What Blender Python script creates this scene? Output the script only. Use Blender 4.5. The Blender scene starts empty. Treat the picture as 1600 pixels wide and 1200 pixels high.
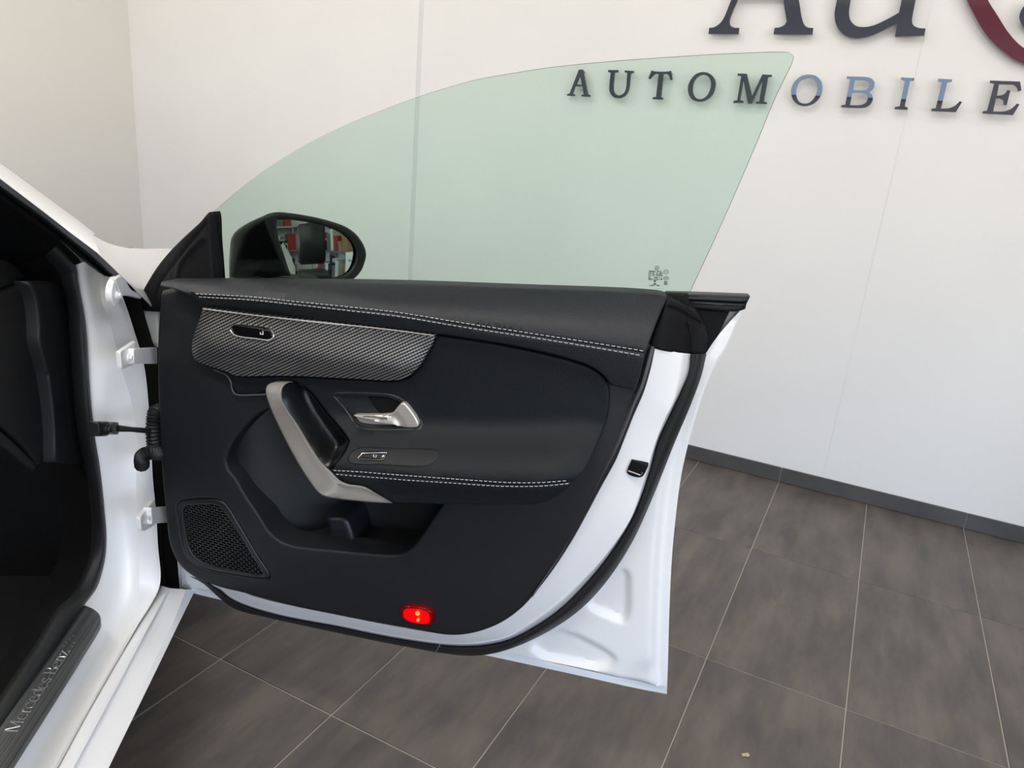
import bpy, math, random
import numpy as np
from mathutils import Matrix, Vector
from mathutils.geometry import delaunay_2d_cdt
random.seed(4)
SC = bpy.context.scene
COL = SC.collection
A3 = np.array

# ------------------------------------------------------------------ camera
YAW, PITCH, ROLL, FPX = 0.449899, 0.30227, 0.087419, 1137.16
CAMP = A3([0.0, 0.0, 1.185])
_cy, _sy, _cp, _sp = math.cos(YAW), math.sin(YAW), math.cos(PITCH), math.sin(PITCH)
CF = A3([-_sy * _cp, _cy * _cp, -_sp])
_r0 = A3([_cy, _sy, 0.0]); _u0 = np.cross(_r0, CF)
CR = math.cos(ROLL) * _r0 + math.sin(ROLL) * _u0
CU = -math.sin(ROLL) * _r0 + math.cos(ROLL) * _u0
cam_d = bpy.data.cameras.new('camera')
cam_d.sensor_width = 36.0
cam_d.lens = FPX / 1600 * 36.0
cam_d.clip_start = 0.02
cam = bpy.data.objects.new('camera', cam_d)
cam.matrix_world = Matrix(((CR[0], CU[0], -CF[0], CAMP[0]), (CR[1], CU[1], -CF[1], CAMP[1]),
                           (CR[2], CU[2], -CF[2], CAMP[2]), (0, 0, 0, 1)))
COL.objects.link(cam)
SC.camera = cam

# ------------------------------------------------------------------ world, lamps, exposure
SC.view_settings.view_transform = 'Standard'
SC.view_settings.look = 'None'
SC.view_settings.gamma = 1.0
SC.view_settings.use_curve_mapping = False
SC.view_settings.exposure = 0.40
SC.cycles.use_denoising = True
SC.cycles.max_bounces = 8
SC.cycles.diffuse_bounces = 4
SC.cycles.glossy_bounces = 4
SC.cycles.transparent_max_bounces = 12
SC.cycles.caustics_reflective = False
SC.cycles.caustics_refractive = False
SC.cycles.sample_clamp_indirect = 6.0
wd = bpy.data.worlds.new('daylight'); SC.world = wd; wd.use_nodes = True
_bg = wd.node_tree.nodes['Background']
_bg.inputs[1].default_value = 5.2
_tc = wd.node_tree.nodes.new('ShaderNodeTexCoord'); _sx = wd.node_tree.nodes.new('ShaderNodeSeparateXYZ'); _rp = wd.node_tree.nodes.new('ShaderNodeValToRGB')
wd.node_tree.links.new(_tc.outputs['Generated'], _sx.inputs[0]); wd.node_tree.links.new(_sx.outputs[2], _rp.inputs[0]); wd.node_tree.links.new(_rp.outputs[0], _bg.inputs[0])
_rp.color_ramp.elements[0].position = 0.0; _rp.color_ramp.elements[0].color = (0.89, 0.83, 0.76, 1)      # pale paving and haze at the horizon
_rp.color_ramp.elements[1].position = 0.10; _rp.color_ramp.elements[1].color = (0.50, 0.70, 1.0, 1)       # clear sky above

def area(name, loc, size, power, col=(1, 0.965, 0.925), rot=(0, 0, 0)):
    l = bpy.data.lights.new(name, 'AREA'); l.shape = 'RECTANGLE'
    l.size, l.size_y = size; l.energy = power; l.color = col
    o = bpy.data.objects.new(name, l); o.location = loc; o.rotation_euler = rot
    COL.objects.link(o); return o
for _i, (_x, _y, _p) in enumerate([(-2.9, 1.0, 15), (-0.2, 1.2, 7), (2.0, 1.2, 6),
                                   (-2.8, -0.7, 26), (-0.5, -0.5, 29), (2.0, -0.9, 18),
                                   (-2.4, -3.2, 16), (-0.2, -3.2, 16), (2.0, -3.2, 14)]):
    area('ceiling_lamp', (_x, _y, 3.22), (1.5, 0.16), _p)
for _l, _s, _r in (((-0.575, -5.0, 2.5), (2.35, 0.5), (math.radians(90), 0, 0)), ((1.0, -5.0, 1.1), (5.6, 1.4), (math.radians(90), 0, 0)),
                   ((4.2, -1.9, 1.3), (4.4, 1.8), (math.radians(90), 0, math.radians(90)))):
    _pt = area('window_portal', _l, _s, 1, (1, 1, 1), _r); _pt.data.cycles.is_portal = True

# ------------------------------------------------------------------ materials
def mat(name, color, rough=0.5, metal=0.0, coat=0.0, spec=0.5, emit=None, estr=0.0, sheen=0.0):
    m = bpy.data.materials.new(name); m.use_nodes = True
    b = m.node_tree.nodes['Principled BSDF']
    b.inputs['Base Color'].default_value = (*color, 1)
    b.inputs['Roughness'].default_value = rough
    b.inputs['Metallic'].default_value = metal
    b.inputs['Coat Weight'].default_value = coat
    b.inputs['Coat Roughness'].default_value = 0.06
    b.inputs['Specular IOR Level'].default_value = spec
    b.inputs['Sheen Weight'].default_value = sheen
    if emit:
        b.inputs['Emission Color'].default_value = (*emit, 1); b.inputs['Emission Strength'].default_value = estr
    return m
def N(m, t, **kw):
    n = m.node_tree.nodes.new(t)
    for k, v in kw.items(): setattr(n, k, v)
    return n
def L(m, a, b): m.node_tree.links.new(a, b)
def bsdf(m): return m.node_tree.nodes['Principled BSDF']
def add_bump(m, scale, strength, dist=0.001, kind='noise', detail=3, coord='UV'):
    tc = N(m, 'ShaderNodeTexCoord')
    if kind == 'noise':
        t = N(m, 'ShaderNodeTexNoise'); t.inputs['Scale'].default_value = scale; t.inputs['Detail'].default_value = detail; o = t.outputs['Fac']
    else:
        t = N(m, 'ShaderNodeTexVoronoi'); t.inputs['Scale'].default_value = scale; o = t.outputs['Distance']
    L(m, tc.outputs[coord], t.inputs['Vector'])
    bp = N(m, 'ShaderNodeBump'); bp.inputs['Strength'].default_value = strength; bp.inputs['Distance'].default_value = dist
    L(m, o, bp.inputs['Height']); L(m, bp.outputs['Normal'], bsdf(m).inputs['Normal'])
    return m
def vary(m, c1, c2, scale, detail=6, stretch=(1, 1, 1), coord='pos', lo=0.35, hi=0.65, rnd=0.0):
    g = N(m, 'ShaderNodeNewGeometry') if coord == 'pos' else N(m, 'ShaderNodeTexCoord')
    mp = N(m, 'ShaderNodeMapping'); mp.inputs['Scale'].default_value = stretch
    L(m, g.outputs['Position'] if coord == 'pos' else g.outputs[coord], mp.inputs['Vector'])
    if rnd:
        oi = N(m, 'ShaderNodeObjectInfo'); mu = N(m, 'ShaderNodeMath', operation='MULTIPLY'); mu.inputs[1].default_value = rnd
        L(m, oi.outputs['Random'], mu.inputs[0]); L(m, mu.outputs[0], mp.inputs['Location'])
    t = N(m, 'ShaderNodeTexNoise'); t.inputs['Scale'].default_value = scale; t.inputs['Detail'].default_value = detail
    t.inputs['Roughness'].default_value = 0.6
    L(m, mp.outputs[0], t.inputs['Vector'])
    r = N(m, 'ShaderNodeValToRGB'); r.color_ramp.elements[0].position = lo; r.color_ramp.elements[1].position = hi
    r.color_ramp.elements[0].color = (*c1, 1); r.color_ramp.elements[1].color = (*c2, 1)
    L(m, t.outputs['Fac'], r.inputs[0]); L(m, r.outputs[0], bsdf(m).inputs['Base Color'])
    return m

M = {}
M['paint'] = mat('white_car_paint', (0.90, 0.90, 0.90), 0.35, coat=0.4)
M['trim'] = add_bump(mat('black_soft_plastic', (0.010, 0.0115, 0.0135), 0.55, spec=0.4), 900, 0.25, 0.0006)
M['leather'] = add_bump(mat('black_leather', (0.013, 0.0145, 0.018), 0.52, spec=0.38), 420, 0.45, 0.0008, 'voronoi')
M['leather2'] = add_bump(mat('black_leatherette_insert', (0.0065, 0.0085, 0.0105), 0.58, spec=0.26), 520, 0.35, 0.0007, 'voronoi')
M['cavity'] = mat('pocket_plastic', (0.015, 0.0155, 0.0165), 0.5, spec=0.5)
M['satin'] = mat('satin_black_plastic', (0.012, 0.013, 0.014), 0.38)
M['rubber'] = mat('black_rubber', (0.008, 0.009, 0.010), 0.55)
M['gloss'] = mat('gloss_black', (0.004, 0.004, 0.005), 0.08, coat=1.0)
M['chrome'] = mat('chrome', (0.75, 0.75, 0.76), 0.18, 1.0)
M['silver'] = mat('satin_silver', (0.66, 0.625, 0.58), 0.34, 0.55)
M['steel'] = mat('brushed_steel', (0.50, 0.51, 0.52), 0.28, 0.9)
M['thread'] = mat('grey_thread', (0.45, 0.45, 0.45), 0.7)
M['mirror'] = mat('mirror_glass', (0.62, 0.66, 0.64), 0.01, 1.0)
M['dark'] = mat('dark_interior', (0.006, 0.006, 0.007), 0.7, spec=0.3)
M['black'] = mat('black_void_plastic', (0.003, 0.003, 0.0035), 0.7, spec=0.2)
M['print'] = mat('black_print', (0.02, 0.035, 0.03), 0.6)
M['whiteprint'] = mat('white_print', (0.8, 0.8, 0.8), 0.6)
M['letter'] = mat('navy_acrylic', (0.042, 0.047, 0.068), 0.012, spec=0.6)
M['letterside'] = M['letter']
M['burgundy'] = mat('burgundy_acrylic', (0.10, 0.012, 0.028), 0.06, spec=0.6)
M['wall'] = add_bump(vary(mat('white_wall_paint', (0.8, 0.8, 0.78), 0.65), (0.79, 0.785, 0.775), (0.83, 0.825, 0.81), 0.9, 3), 90, 0.06, 0.001, coord='Object')
M['beige'] = add_bump(mat('beige_wall_paint', (0.79, 0.765, 0.72), 0.7), 90, 0.08, 0.001, coord='Object')
M['strip'] = mat('grey_joint_strip', (0.70, 0.70, 0.70), 0.7)
M['ceiling'] = mat('ceiling_white', (0.8, 0.8, 0.78), 0.8)
M['tile'] = vary(mat('grey_porcelain_tile', (0.13, 0.12, 0.112), 0.42, spec=0.4), (0.076, 0.070, 0.067), (0.146, 0.122, 0.106), 5.5, 10, (2.6, 0.7, 1), rnd=7.0)
M['skirt'] = vary(mat('grey_skirting_tile', (0.08, 0.08, 0.083), 0.45), (0.058, 0.056, 0.056), (0.085, 0.082, 0.080), 5, 6)
M['grout'] = mat('pale_grout', (0.43, 0.39, 0.35), 0.9)

def _decor():
    m = mat('woven_metal_trim', (0.3, 0.3, 0.3), 0.42, 0.85)
    tc = N(m, 'ShaderNodeTexCoord'); sp = N(m, 'ShaderNodeSeparateXYZ'); L(m, tc.outputs['UV'], sp.inputs[0])
    def lin(a, b):
        x = N(m, 'ShaderNodeMath', operation='MULTIPLY'); x.inputs[1].default_value = a; L(m, sp.outputs[0], x.inputs[0])
        y = N(m, 'ShaderNodeMath', operation='MULTIPLY'); y.inputs[1].default_value = b; L(m, sp.outputs[1], y.inputs[0])
        s = N(m, 'ShaderNodeMath', operation='ADD'); L(m, x.outputs[0], s.inputs[0]); L(m, y.outputs[0], s.inputs[1])
        q = N(m, 'ShaderNodeMath', operation='SINE'); L(m, s.outputs[0], q.inputs[0]); return q.outputs[0]
    k = 2 * math.pi / 0.0046
    a = lin(-k * 0.50, k * 0.87); b = lin(k * 0.95, k * 0.42)
    h = N(m, 'ShaderNodeMath', operation='MULTIPLY'); h.inputs[1].default_value = 0.42; L(m, b, h.inputs[0])
    s = N(m, 'ShaderNodeMath', operation='ADD'); L(m, a, s.inputs[0]); L(m, h.outputs[0], s.inputs[1])
    r = N(m, 'ShaderNodeValToRGB'); e = r.color_ramp.elements
    mr = N(m, 'ShaderNodeMapRange'); mr.inputs['From Min'].default_value = -1.4; mr.inputs['From Max'].default_value = 1.4
    L(m, s.outputs[0], mr.inputs['Value']); L(m, mr.outputs[0], r.inputs[0])
    e[0].position = 0.30; e[0].color = (0.035, 0.036, 0.04, 1); e[1].position = 0.85; e[1].color = (0.50, 0.49, 0.49, 1)
    L(m, r.outputs[0], bsdf(m).inputs['Base Color'])
    bp = N(m, 'ShaderNodeBump'); bp.inputs['Strength'].default_value = 0.5; bp.inputs['Distance'].default_value = 0.0008
    L(m, mr.outputs[0], bp.inputs['Height']); L(m, bp.outputs['Normal'], bsdf(m).inputs['Normal'])
    return m
M['decor'] = _decor()

def _glass():
    m = bpy.data.materials.new('green_tinted_glass'); m.use_nodes = True; t = m.node_tree
    t.nodes.remove(t.nodes['Principled BSDF']); out = t.nodes['Material Output']
    tr = N(m, 'ShaderNodeBsdfTransparent'); tr.inputs[0].default_value = (0.862, 0.945, 0.907, 1)
    gl = N(m, 'ShaderNodeBsdfGlossy'); gl.inputs['Roughness'].default_value = 0.0; gl.inputs['Color'].default_value = (1, 1, 1, 1)
    fr = N(m, 'ShaderNodeFresnel'); fr.inputs['IOR'].default_value = 1.35
    mx = N(m, 'ShaderNodeMixShader')
    L(m, fr.outputs[0], mx.inputs[0]); L(m, tr.outputs[0], mx.inputs[1]); L(m, gl.outputs[0], mx.inputs[2]); L(m, mx.outputs[0], out.inputs[0])
    return m
M['glass'] = _glass()
def _glassedge(): return mat('glass_edge', (0.022, 0.042, 0.036), 0.3)
M['gedge'] = _glassedge()
def _lens():
    m = bpy.data.materials.new('red_lens'); m.use_nodes = True; t = m.node_tree
    b = bsdf(m); b.inputs['Base Color'].default_value = (0.5, 0.0, 0.01, 1); b.inputs['Roughness'].default_value = 0.1
    tr = N(m, 'ShaderNodeBsdfTransparent'); tr.inputs[0].default_value = (1.0, 0.06, 0.06, 1)
    mx = N(m, 'ShaderNodeMixShader'); mx.inputs[0].default_value = 0.35
    L(m, tr.outputs[0], mx.inputs[1]); L(m, b.outputs[0], mx.inputs[2]); L(m, mx.outputs[0], t.nodes['Material Output'].inputs[0])
    return m
M['lens'] = _lens()
M['bulb'] = mat('lit_bulb', (1, 0.7, 0.3), 0.4, emit=(1.0, 0.62, 0.14), estr=12)
M['reflector'] = mat('lit_red_reflector', (0.6, 0.02, 0.02), 0.3, emit=(1.0, 0.03, 0.015), estr=0.75)

# ------------------------------------------------------------------ object helpers
WL = {}   # world location of every object made
def link(o, parent=None):
    COL.objects.link(o)
    if parent is not None: o.parent = parent
def wloc(o): return WL[o.name]
def mk(name, V, F, m, parent=None, uv=None, smooth=True, angle=35, origin=None, mats=None, fm=None):
    V = np.asarray(V, float)
    if origin is None: origin = (V.min(0) + V.max(0)) / 2
    origin = A3(origin, float)
    me = bpy.data.meshes.new(name)
    me.from_pydata((V - origin).tolist(), [], [list(map(int, f)) for f in F])
    for mm in (mats or [m]): me.materials.append(mm)
    if fm is not None: me.polygons.foreach_set('material_index', fm)
    if uv is not None:
        lay = me.uv_layers.new(name='UVMap')
        idx = np.zeros(len(me.loops), int); me.loops.foreach_get('vertex_index', idx)
        lay.data.foreach_set('uv', np.asarray(uv)[idx].ravel())
    if smooth:
        me.polygons.foreach_set('use_smooth', [True] * len(me.polygons))
        me.set_sharp_from_angle(angle=math.radians(angle))
    me.update()
    o = bpy.data.objects.new(name, me)
    link(o, parent)
    o.location = origin - (wloc(parent) if parent is not None else 0)
    WL[o.name] = origin
    return o
def empty(name, loc, parent=None):
    o = bpy.data.objects.new(name, None); o.empty_display_size = 0.1; link(o, parent)
    o.location = A3(loc, float) - (wloc(parent) if parent is not None else 0); WL[o.name] = A3(loc, float); return o
def tag(o, label=None, cat=None, group=None, kind=None):
    if label: o['label'] = label
    if cat: o['category'] = cat
    if group: o['group'] = group
    if kind: o['kind'] = kind
    return o

class MB:
    """collects vertices and faces"""
    def __init__(s): s.V = []; s.F = []; s.uv = []
    def add(s, V, F, uv=None):
        n = len(s.V); s.V += [tuple(v) for v in V]; s.F += [[i + n for i in f] for f in F]
        s.uv += [tuple(q) for q in (uv if uv is not None else [(v[0], v[2]) for v in V])]
        return s
    def box(s, lo, hi, bev=0.0, R=None, o=(0, 0, 0)):
        x0, y0, z0 = lo; x1, y1, z1 = hi
        if bev <= 0:
            V = [(x0, y0, z0), (x1, y0, z0), (x1, y1, z0), (x0, y1, z0), (x0, y0, z1), (x1, y0, z1), (x1, y1, z1), (x0, y1, z1)]
            F = [(0, 3, 2, 1), (4, 5, 6, 7), (0, 1, 5, 4), (1, 2, 6, 5), (2, 3, 7, 6), (3, 0, 4, 7)]
        else:
            V = []; F = []; b = bev
            rings = [(z0, b), (z0 + b, 0), (z1 - b, 0), (z1, b)]
            for z, k in rings:
                for (x, y) in ((x0 + b, y0 + k), (x1 - b, y0 + k), (x1 - k, y0 + b), (x1 - k, y1 - b), (x1 - b, y1 - k), (x0 + b, y1 - k), (x0 + k, y1 - b), (x0 + k, y0 + b)):
                    V.append((x, y, z))
            for r in range(3):
                for i in range(8):
                    j = (i + 1) % 8; F.append((r * 8 + i, r * 8 + j, r * 8 + 8 + j, r * 8 + 8 + i))
            F.append(tuple(range(7, -1, -1))); F.append(tuple(range(24, 32)))
        V = A3(V, float)
        if R is not None: V = V @ A3(R).T
        V = V + A3(o, float)
        return s.add(V, F)
    def tube(s, pts, rad, n=8, cap=True):
        P = A3(pts, float); m = len(P)
        if np.linalg.norm(P[-1] - P[0]) < 1e-7 and m == 2: return s
        rad = [rad] * m if np.isscalar(rad) else rad
        V = []; F = []
        up = A3([0, 0, 1.0])
        for i in range(m):
            t = P[min(i + 1, m - 1)] - P[max(i - 1, 0)]; t /= np.linalg.norm(t) + 1e-12
            if i == 0:
                a = np.cross(t, up if abs(t[2]) < .9 else A3([1.0, 0, 0]))
            else:
                a = a - t * (a @ t)
            a /= np.linalg.norm(a); b = np.cross(t, a)
            for k in range(n):
                q = 2 * math.pi * k / n; V.append(P[i] + rad[i] * (math.cos(q) * a + math.sin(q) * b))
        for i in range(m - 1):
            for k in range(n):
                F.append((i * n + k, i * n + (k + 1) % n, (i + 1) * n + (k + 1) % n, (i + 1) * n + k))
        if cap: F.append(tuple(range(n - 1, -1, -1))); F.append(tuple((m - 1) * n + k for k in range(n)))
        return s.add(V, F)
    def build(s, name, m, parent=None, **kw): return mk(name, s.V, s.F, m, parent, uv=s.uv, **kw)

# ------------------------------------------------------------------ frames: planes on which photographed outlines are laid out at true size
def ray(px, py): return CF + CR * ((px - 800) / FPX) - CU * ((py - 600) / FPX)
class Frame:
    def __init__(s, O, U, V, W):
        s.O, s.U, s.V, s.W = [A3(q, float) for q in (O, U, V, W)]
    def uv(s, px, py, w=0.0):
        d = ray(px, py); t = (w - (CAMP - s.O) @ s.W) / (d @ s.W); P = CAMP + d * t - s.O
        return P @ s.U, P @ s.V
    def xyz(s, u, v, w):
        u, v, w = np.broadcast_arrays(A3(u, float), A3(v, float), A3(w, float))
        return s.O + u[..., None] * s.U + v[..., None] * s.V + w[..., None] * s.W
    def pt(s, px, py, w): u, v = s.uv(px, py, w); return s.xyz(u, v, w)
    def uvf(s, px, py, bf, it=12):
        w = 0.1
        for _ in range(it):
            u, v = s.uv(px, py, w); w = 0.5 * w + 0.5 * float(bf(A3([u]), A3([v]))[0])
        u, v = s.uv(px, py, w); return u, v
UD = A3([.962, .272, 0.]); UD /= np.linalg.norm(UD)
WD = A3([UD[1], -UD[0], 0.])
Z = A3([0, 0, 1.])
DF = Frame([-1.16, .90, 0], UD, Z, WD)                      # the open door: u from hinge to latch, v up, w towards the cabin side
_th = math.radians(17)
GF = Frame(DF.xyz(0, 1.0, 0.058), UD, math.cos(_th) * Z + math.sin(_th) * WD, math.cos(_th) * WD - math.sin(_th) * Z)   # leaning side glass
FWD = A3([-.5728, .8197, 0.]); FWD /= np.linalg.norm(FWD); RGT = A3([FWD[1], -FWD[0], 0.])
BF = Frame([-1.116, .888, 0], FWD, Z, RGT)                  # car side: u forward, v up, w outboard
SF = Frame([-1.116, .888, 0], FWD, RGT, Z)                  # horizontal: u forward, v outboard, w height
WF = Frame([0, 3.0, 0], [1, 0, 0], Z, [0, -1, 0])           # sign wall

# ------------------------------------------------------------------ curves
def crom(P, sub, closed):
    P = A3(P, float); n = len(P); out = []
    rng = n if closed else n - 1
    for i in range(rng):
        p0, p1, p2, p3 = (P[(i - 1) % n] if closed or i > 0 else 2 * P[0] - P[1]), P[i], P[(i + 1) % n], (P[(i + 2) % n] if closed or i + 2 < n else 2 * P[-1] - P[-2])
        t0 = 0; t1 = max(np.linalg.norm((p1 - p0)[:2]), 1e-6) ** .5; t2 = t1 + max(np.linalg.norm((p2 - p1)[:2]), 1e-6) ** .5; t3 = t2 + max(np.linalg.norm((p3 - p2)[:2]), 1e-6) ** .5
        for k in range(sub):
            t = t1 + (t2 - t1) * k / sub
            a1 = (t1 - t) / (t1 - t0) * p0 + (t - t0) / (t1 - t0) * p1; a2 = (t2 - t) / (t2 - t1) * p1 + (t - t1) / (t2 - t1) * p2; a3 = (t3 - t) / (t3 - t2) * p2 + (t - t2) / (t3 - t2) * p3
            b1 = (t2 - t) / (t2 - t0) * a1 + (t - t0) / (t2 - t0) * a2; b2 = (t3 - t) / (t3 - t1) * a2 + (t - t1) / (t3 - t1) * a3
            out.append((t2 - t) / (t2 - t1) * b1 + (t - t1) / (t2 - t1) * b2)
    if not closed: out.append(P[-1])
    return A3(out)
def smooth_closed(P, sub=8, ang=42):
    P = A3(P, float); n = len(P)
    def turn(i):
        a = P[i] - P[i - 1]; b = P[(i + 1) % n] - P[i]
        a = a[:2]; b = b[:2]
        c = (a @ b) / (np.linalg.norm(a) * np.linalg.norm(b) + 1e-12)
        return math.degrees(math.acos(max(-1, min(1, c))))
    cs = [i for i in range(n) if turn(i) > ang]
    if not cs: return crom(P, sub, True)
    out = []
    for a, b in zip(cs, cs[1:] + [cs[0] + n]):
        seg = [P[k % n] for k in range(a, b + 1)]
        out.append(crom(seg, sub, False)[:-1] if len(seg) > 2 else A3([seg[0] + (seg[1] - seg[0]) * k / sub for k in range(sub)]))
    return np.vstack(out)
def resample(P, step, closed):
    P = A3(P, float)
    Q = np.vstack([P, P[:1]]) if closed else P
    d = np.r_[0, np.cumsum(np.linalg.norm(np.diff(Q, axis=0), axis=1))]
    n = max(3, int(round(d[-1] / step)))
    t = np.linspace(0, d[-1], n + 1)
    R = A3([np.interp(t, d, Q[:, k]) for k in range(Q.shape[1])]).T
    return R[:-1] if closed else R
def corner_keep(P, step):
    """resample a dense closed outline but keep its sharp corners"""
    P = A3(P); n = len(P); a = P - np.roll(P, 1, 0); b = np.roll(P, -1, 0) - P
    c = (a * b).sum(1) / (np.linalg.norm(a, axis=1) * np.linalg.norm(b, axis=1) + 1e-15)
    cs = [i for i in range(n) if c[i] < 0.82]
    if not cs: return resample(P, step, True)
    out = []
    for s, e in zip(cs, cs[1:] + [cs[0] + n]):
        seg = A3([P[k % n] for k in range(s, e + 1)]); out.append(resample_open(seg, step)[:-1])
    return np.vstack(out)
def resample_open(P, step):
    d = np.r_[0, np.cumsum(np.linalg.norm(np.diff(P, axis=0), axis=1))]
    n = max(1, int(round(d[-1] / step))); t = np.linspace(0, d[-1], n + 1)
    return A3([np.interp(t, d, P[:, k]) for k in range(P.shape[1])]).T
def inside(Q, poly):
    Q = A3(Q); x, y = Q[:, 0], Q[:, 1]; r = np.zeros(len(Q), bool); n = len(poly); j = n - 1
    for i in range(n):
        xi, yi = poly[i]; xj, yj = poly[j]
        if yi != yj: r ^= ((yi > y) != (yj > y)) & (x < (xj - xi) * (y - yi) / (yj - yi) + xi)
        j = i
    return r
def dist_poly(Q, poly, closed=True):
    Q = A3(Q); P = A3(poly); a = P if closed else P[:-1]; b = np.roll(P, -1, 0) if closed else P[1:]
    best = np.full(len(Q), 1e9)
    for k in range(0, len(a), 64):
        A, B = a[k:k + 64], b[k:k + 64]; d = B - A
        t = ((Q[:, None] - A) * d).sum(2) / ((d * d).sum(1) + 1e-18); t = np.clip(t, 0, 1)
        q = np.linalg.norm(Q[:, None] - A - t[..., None] * d, axis=2).min(1); best = np.minimum(best, q)
    return best
def sstep(a, b, x): t = np.clip((x - a) / (b - a), 0, 1); return t * t * (3 - 2 * t)
def const(c): return lambda u, v: np.full(np.shape(u), float(c))

def relief(fr, pts, bf, edge=0.0, skirt=0.02, step=0.008, grid=None, holes=(), hf=None, grooves=(), ang=42, hole_edge=None, straight=False):
    """A sheet bounded by a photographed outline lying on surface bf(u,v) of the frame, rounded at its rim and given side walls.
    returns MB; grooves = [(pixel polyline, half width, depth)]"""
    if np.isscalar(bf): bf = const(bf)
    def out(p):
        q = A3(p, float) if straight else smooth_closed(p, 8, ang)
        q = A3([fr.uvf(x, y, bf) for x, y in q[:, :2]])
        return corner_keep(q, step)
    O = out(pts); H = [h if isinstance(h, np.ndarray) else out(h) for h in holes]
    loops = [O] + H
    grid = grid or step * 1.5
    lo, hi = O.min(0), O.max(0)
    gx, gy = np.meshgrid(np.arange(lo[0], hi[0], grid), np.arange(lo[1], hi[1], grid))
    G = np.c_[gx.ravel(), gy.ravel()]
    if len(G): G[:, 0] += (np.arange(len(G)) // gx.shape[1] % 2) * grid * 0.5
    he = edge if hole_edge is None else hole_edge
    ring = []
    for k, lp in enumerate(loops):
        e = edge if k == 0 else he
        if e <= 0: continue
        t = np.roll(lp, -1, 0) - np.roll(lp, 1, 0); t /= np.linalg.norm(t, axis=1)[:, None] + 1e-12
        nn = np.c_[-t[:, 1], t[:, 0]]
        for f in (0.12, 0.35, 0.65, 1.0):
            for s in (1, -1):
                q = lp + nn * e * f * s; ring.append((q, e * f * 0.9))
    gl = []
    for (pp, hw, dep) in grooves:
        q = crom(A3(pp, float), 8, False); q = A3([fr.uvf(x, y, bf) for x, y in q[:, :2]]); q = resample_open(q, step)
        gl.append((q, hw, dep))
        t = np.gradient(q, axis=0); t /= np.linalg.norm(t, axis=1)[:, None] + 1e-12; nn = np.c_[-t[:, 1], t[:, 0]]
        for f in (-1, -.5, 0, .5, 1): ring.append((q + nn * hw * f, 0.0005))
    def ok(Q, m):
        r = inside(Q, O)
        for h in H: r &= ~inside(Q, h)
        d = np.min([dist_poly(Q, lp) for lp in loops], axis=0)
        return r & (d > m)
    pts_in = []
    if len(G):
        g = G[ok(G, max(max(edge, he) * 1.15, step * .45))]
        for (q, hw, dep) in gl: 
            if len(g): g = g[dist_poly(g, q, False) > hw * 1.2]
        pts_in.append(g)
    for q, m in ring:
        if len(q): pts_in.append(q[ok(q, m)])
    I = np.vstack(pts_in) if pts_in else np.zeros((0, 2))
    allv = np.vstack(loops + [I]); edges = []; n = 0
    for lp in loops:
        k = len(lp); edges += [(n + i, n + (i + 1) % k) for i in range(k)]; n += k
    res = delaunay_2d_cdt([Vector(v) for v in allv], edges, [], 0, 1e-6)
    Vo = A3([tuple(v) for v in res[0]]); T = [list(f) for f in res[2]]
    cen = A3([Vo[f].mean(0) for f in T]); keep = inside(cen, O)
    for h in H: keep &= ~inside(cen, h)
    T = [f for f, k in zip(T, keep) if k]
    T = [f if np.cross(Vo[f[1]] - Vo[f[0]], Vo[f[2]] - Vo[f[0]]) > 0 else f[::-1] for f in T]
    u, v = Vo[:, 0], Vo[:, 1]; w = bf(u, v).astype(float).copy()
    if hf is not None: w = w + hf(u, v, dist_poly(Vo, O))
    for k, lp in enumerate(loops):
        e = edge if k == 0 else he
        if e > 0:
            d = dist_poly(Vo, lp); s = np.clip(1 - d / e, 0, 1); w = w - e * (1 - np.sqrt(np.clip(1 - s * s, 0, 1)))
    for (q, hw, dep) in gl:
        d = dist_poly(Vo, q, False); w = w - dep * np.clip(1 - (d / hw) ** 2, 0, 1)
    flip = np.cross(fr.U, fr.V) @ fr.W < 0
    mb = MB()
    used = sorted({i for f in T for i in f}); mp = {i: k for k, i in enumerate(used)}
    V = fr.xyz(u[used], v[used], w[used]); UV = np.c_[u[used], v[used]]
    F = [[mp[i] for i in (f[::-1] if flip else f)] for f in T]
    if skirt > 0:
        ec = {}
        for f in F:
            for a, b in zip(f, f[1:] + f[:1]): ec[(a, b)] = 1
        bnd = [(a, b) for (a, b) in ec if (b, a) not in ec]
        vs = sorted({i for e in bnd for i in e}); n0 = len(V)
        m1 = {i: n0 + k for k, i in enumerate(vs)}; n1 = n0 + len(vs); m2 = {i: n1 + k for k, i in enumerate(vs)}
        ww = w[used][vs]
        V = np.vstack([V, V[vs], fr.xyz(UV[vs, 0], UV[vs, 1], ww - skirt)]); UV = np.vstack([UV, UV[vs], UV[vs]])
        if edge > 0: m1 = {i: i for i in vs}
        F += [[b_, a_, m2[a], m2[b]] for a, b in bnd for a_, b_ in [(m1[a], m1[b])]]
    mb.add(V, F, UV)
    return mb

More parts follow.
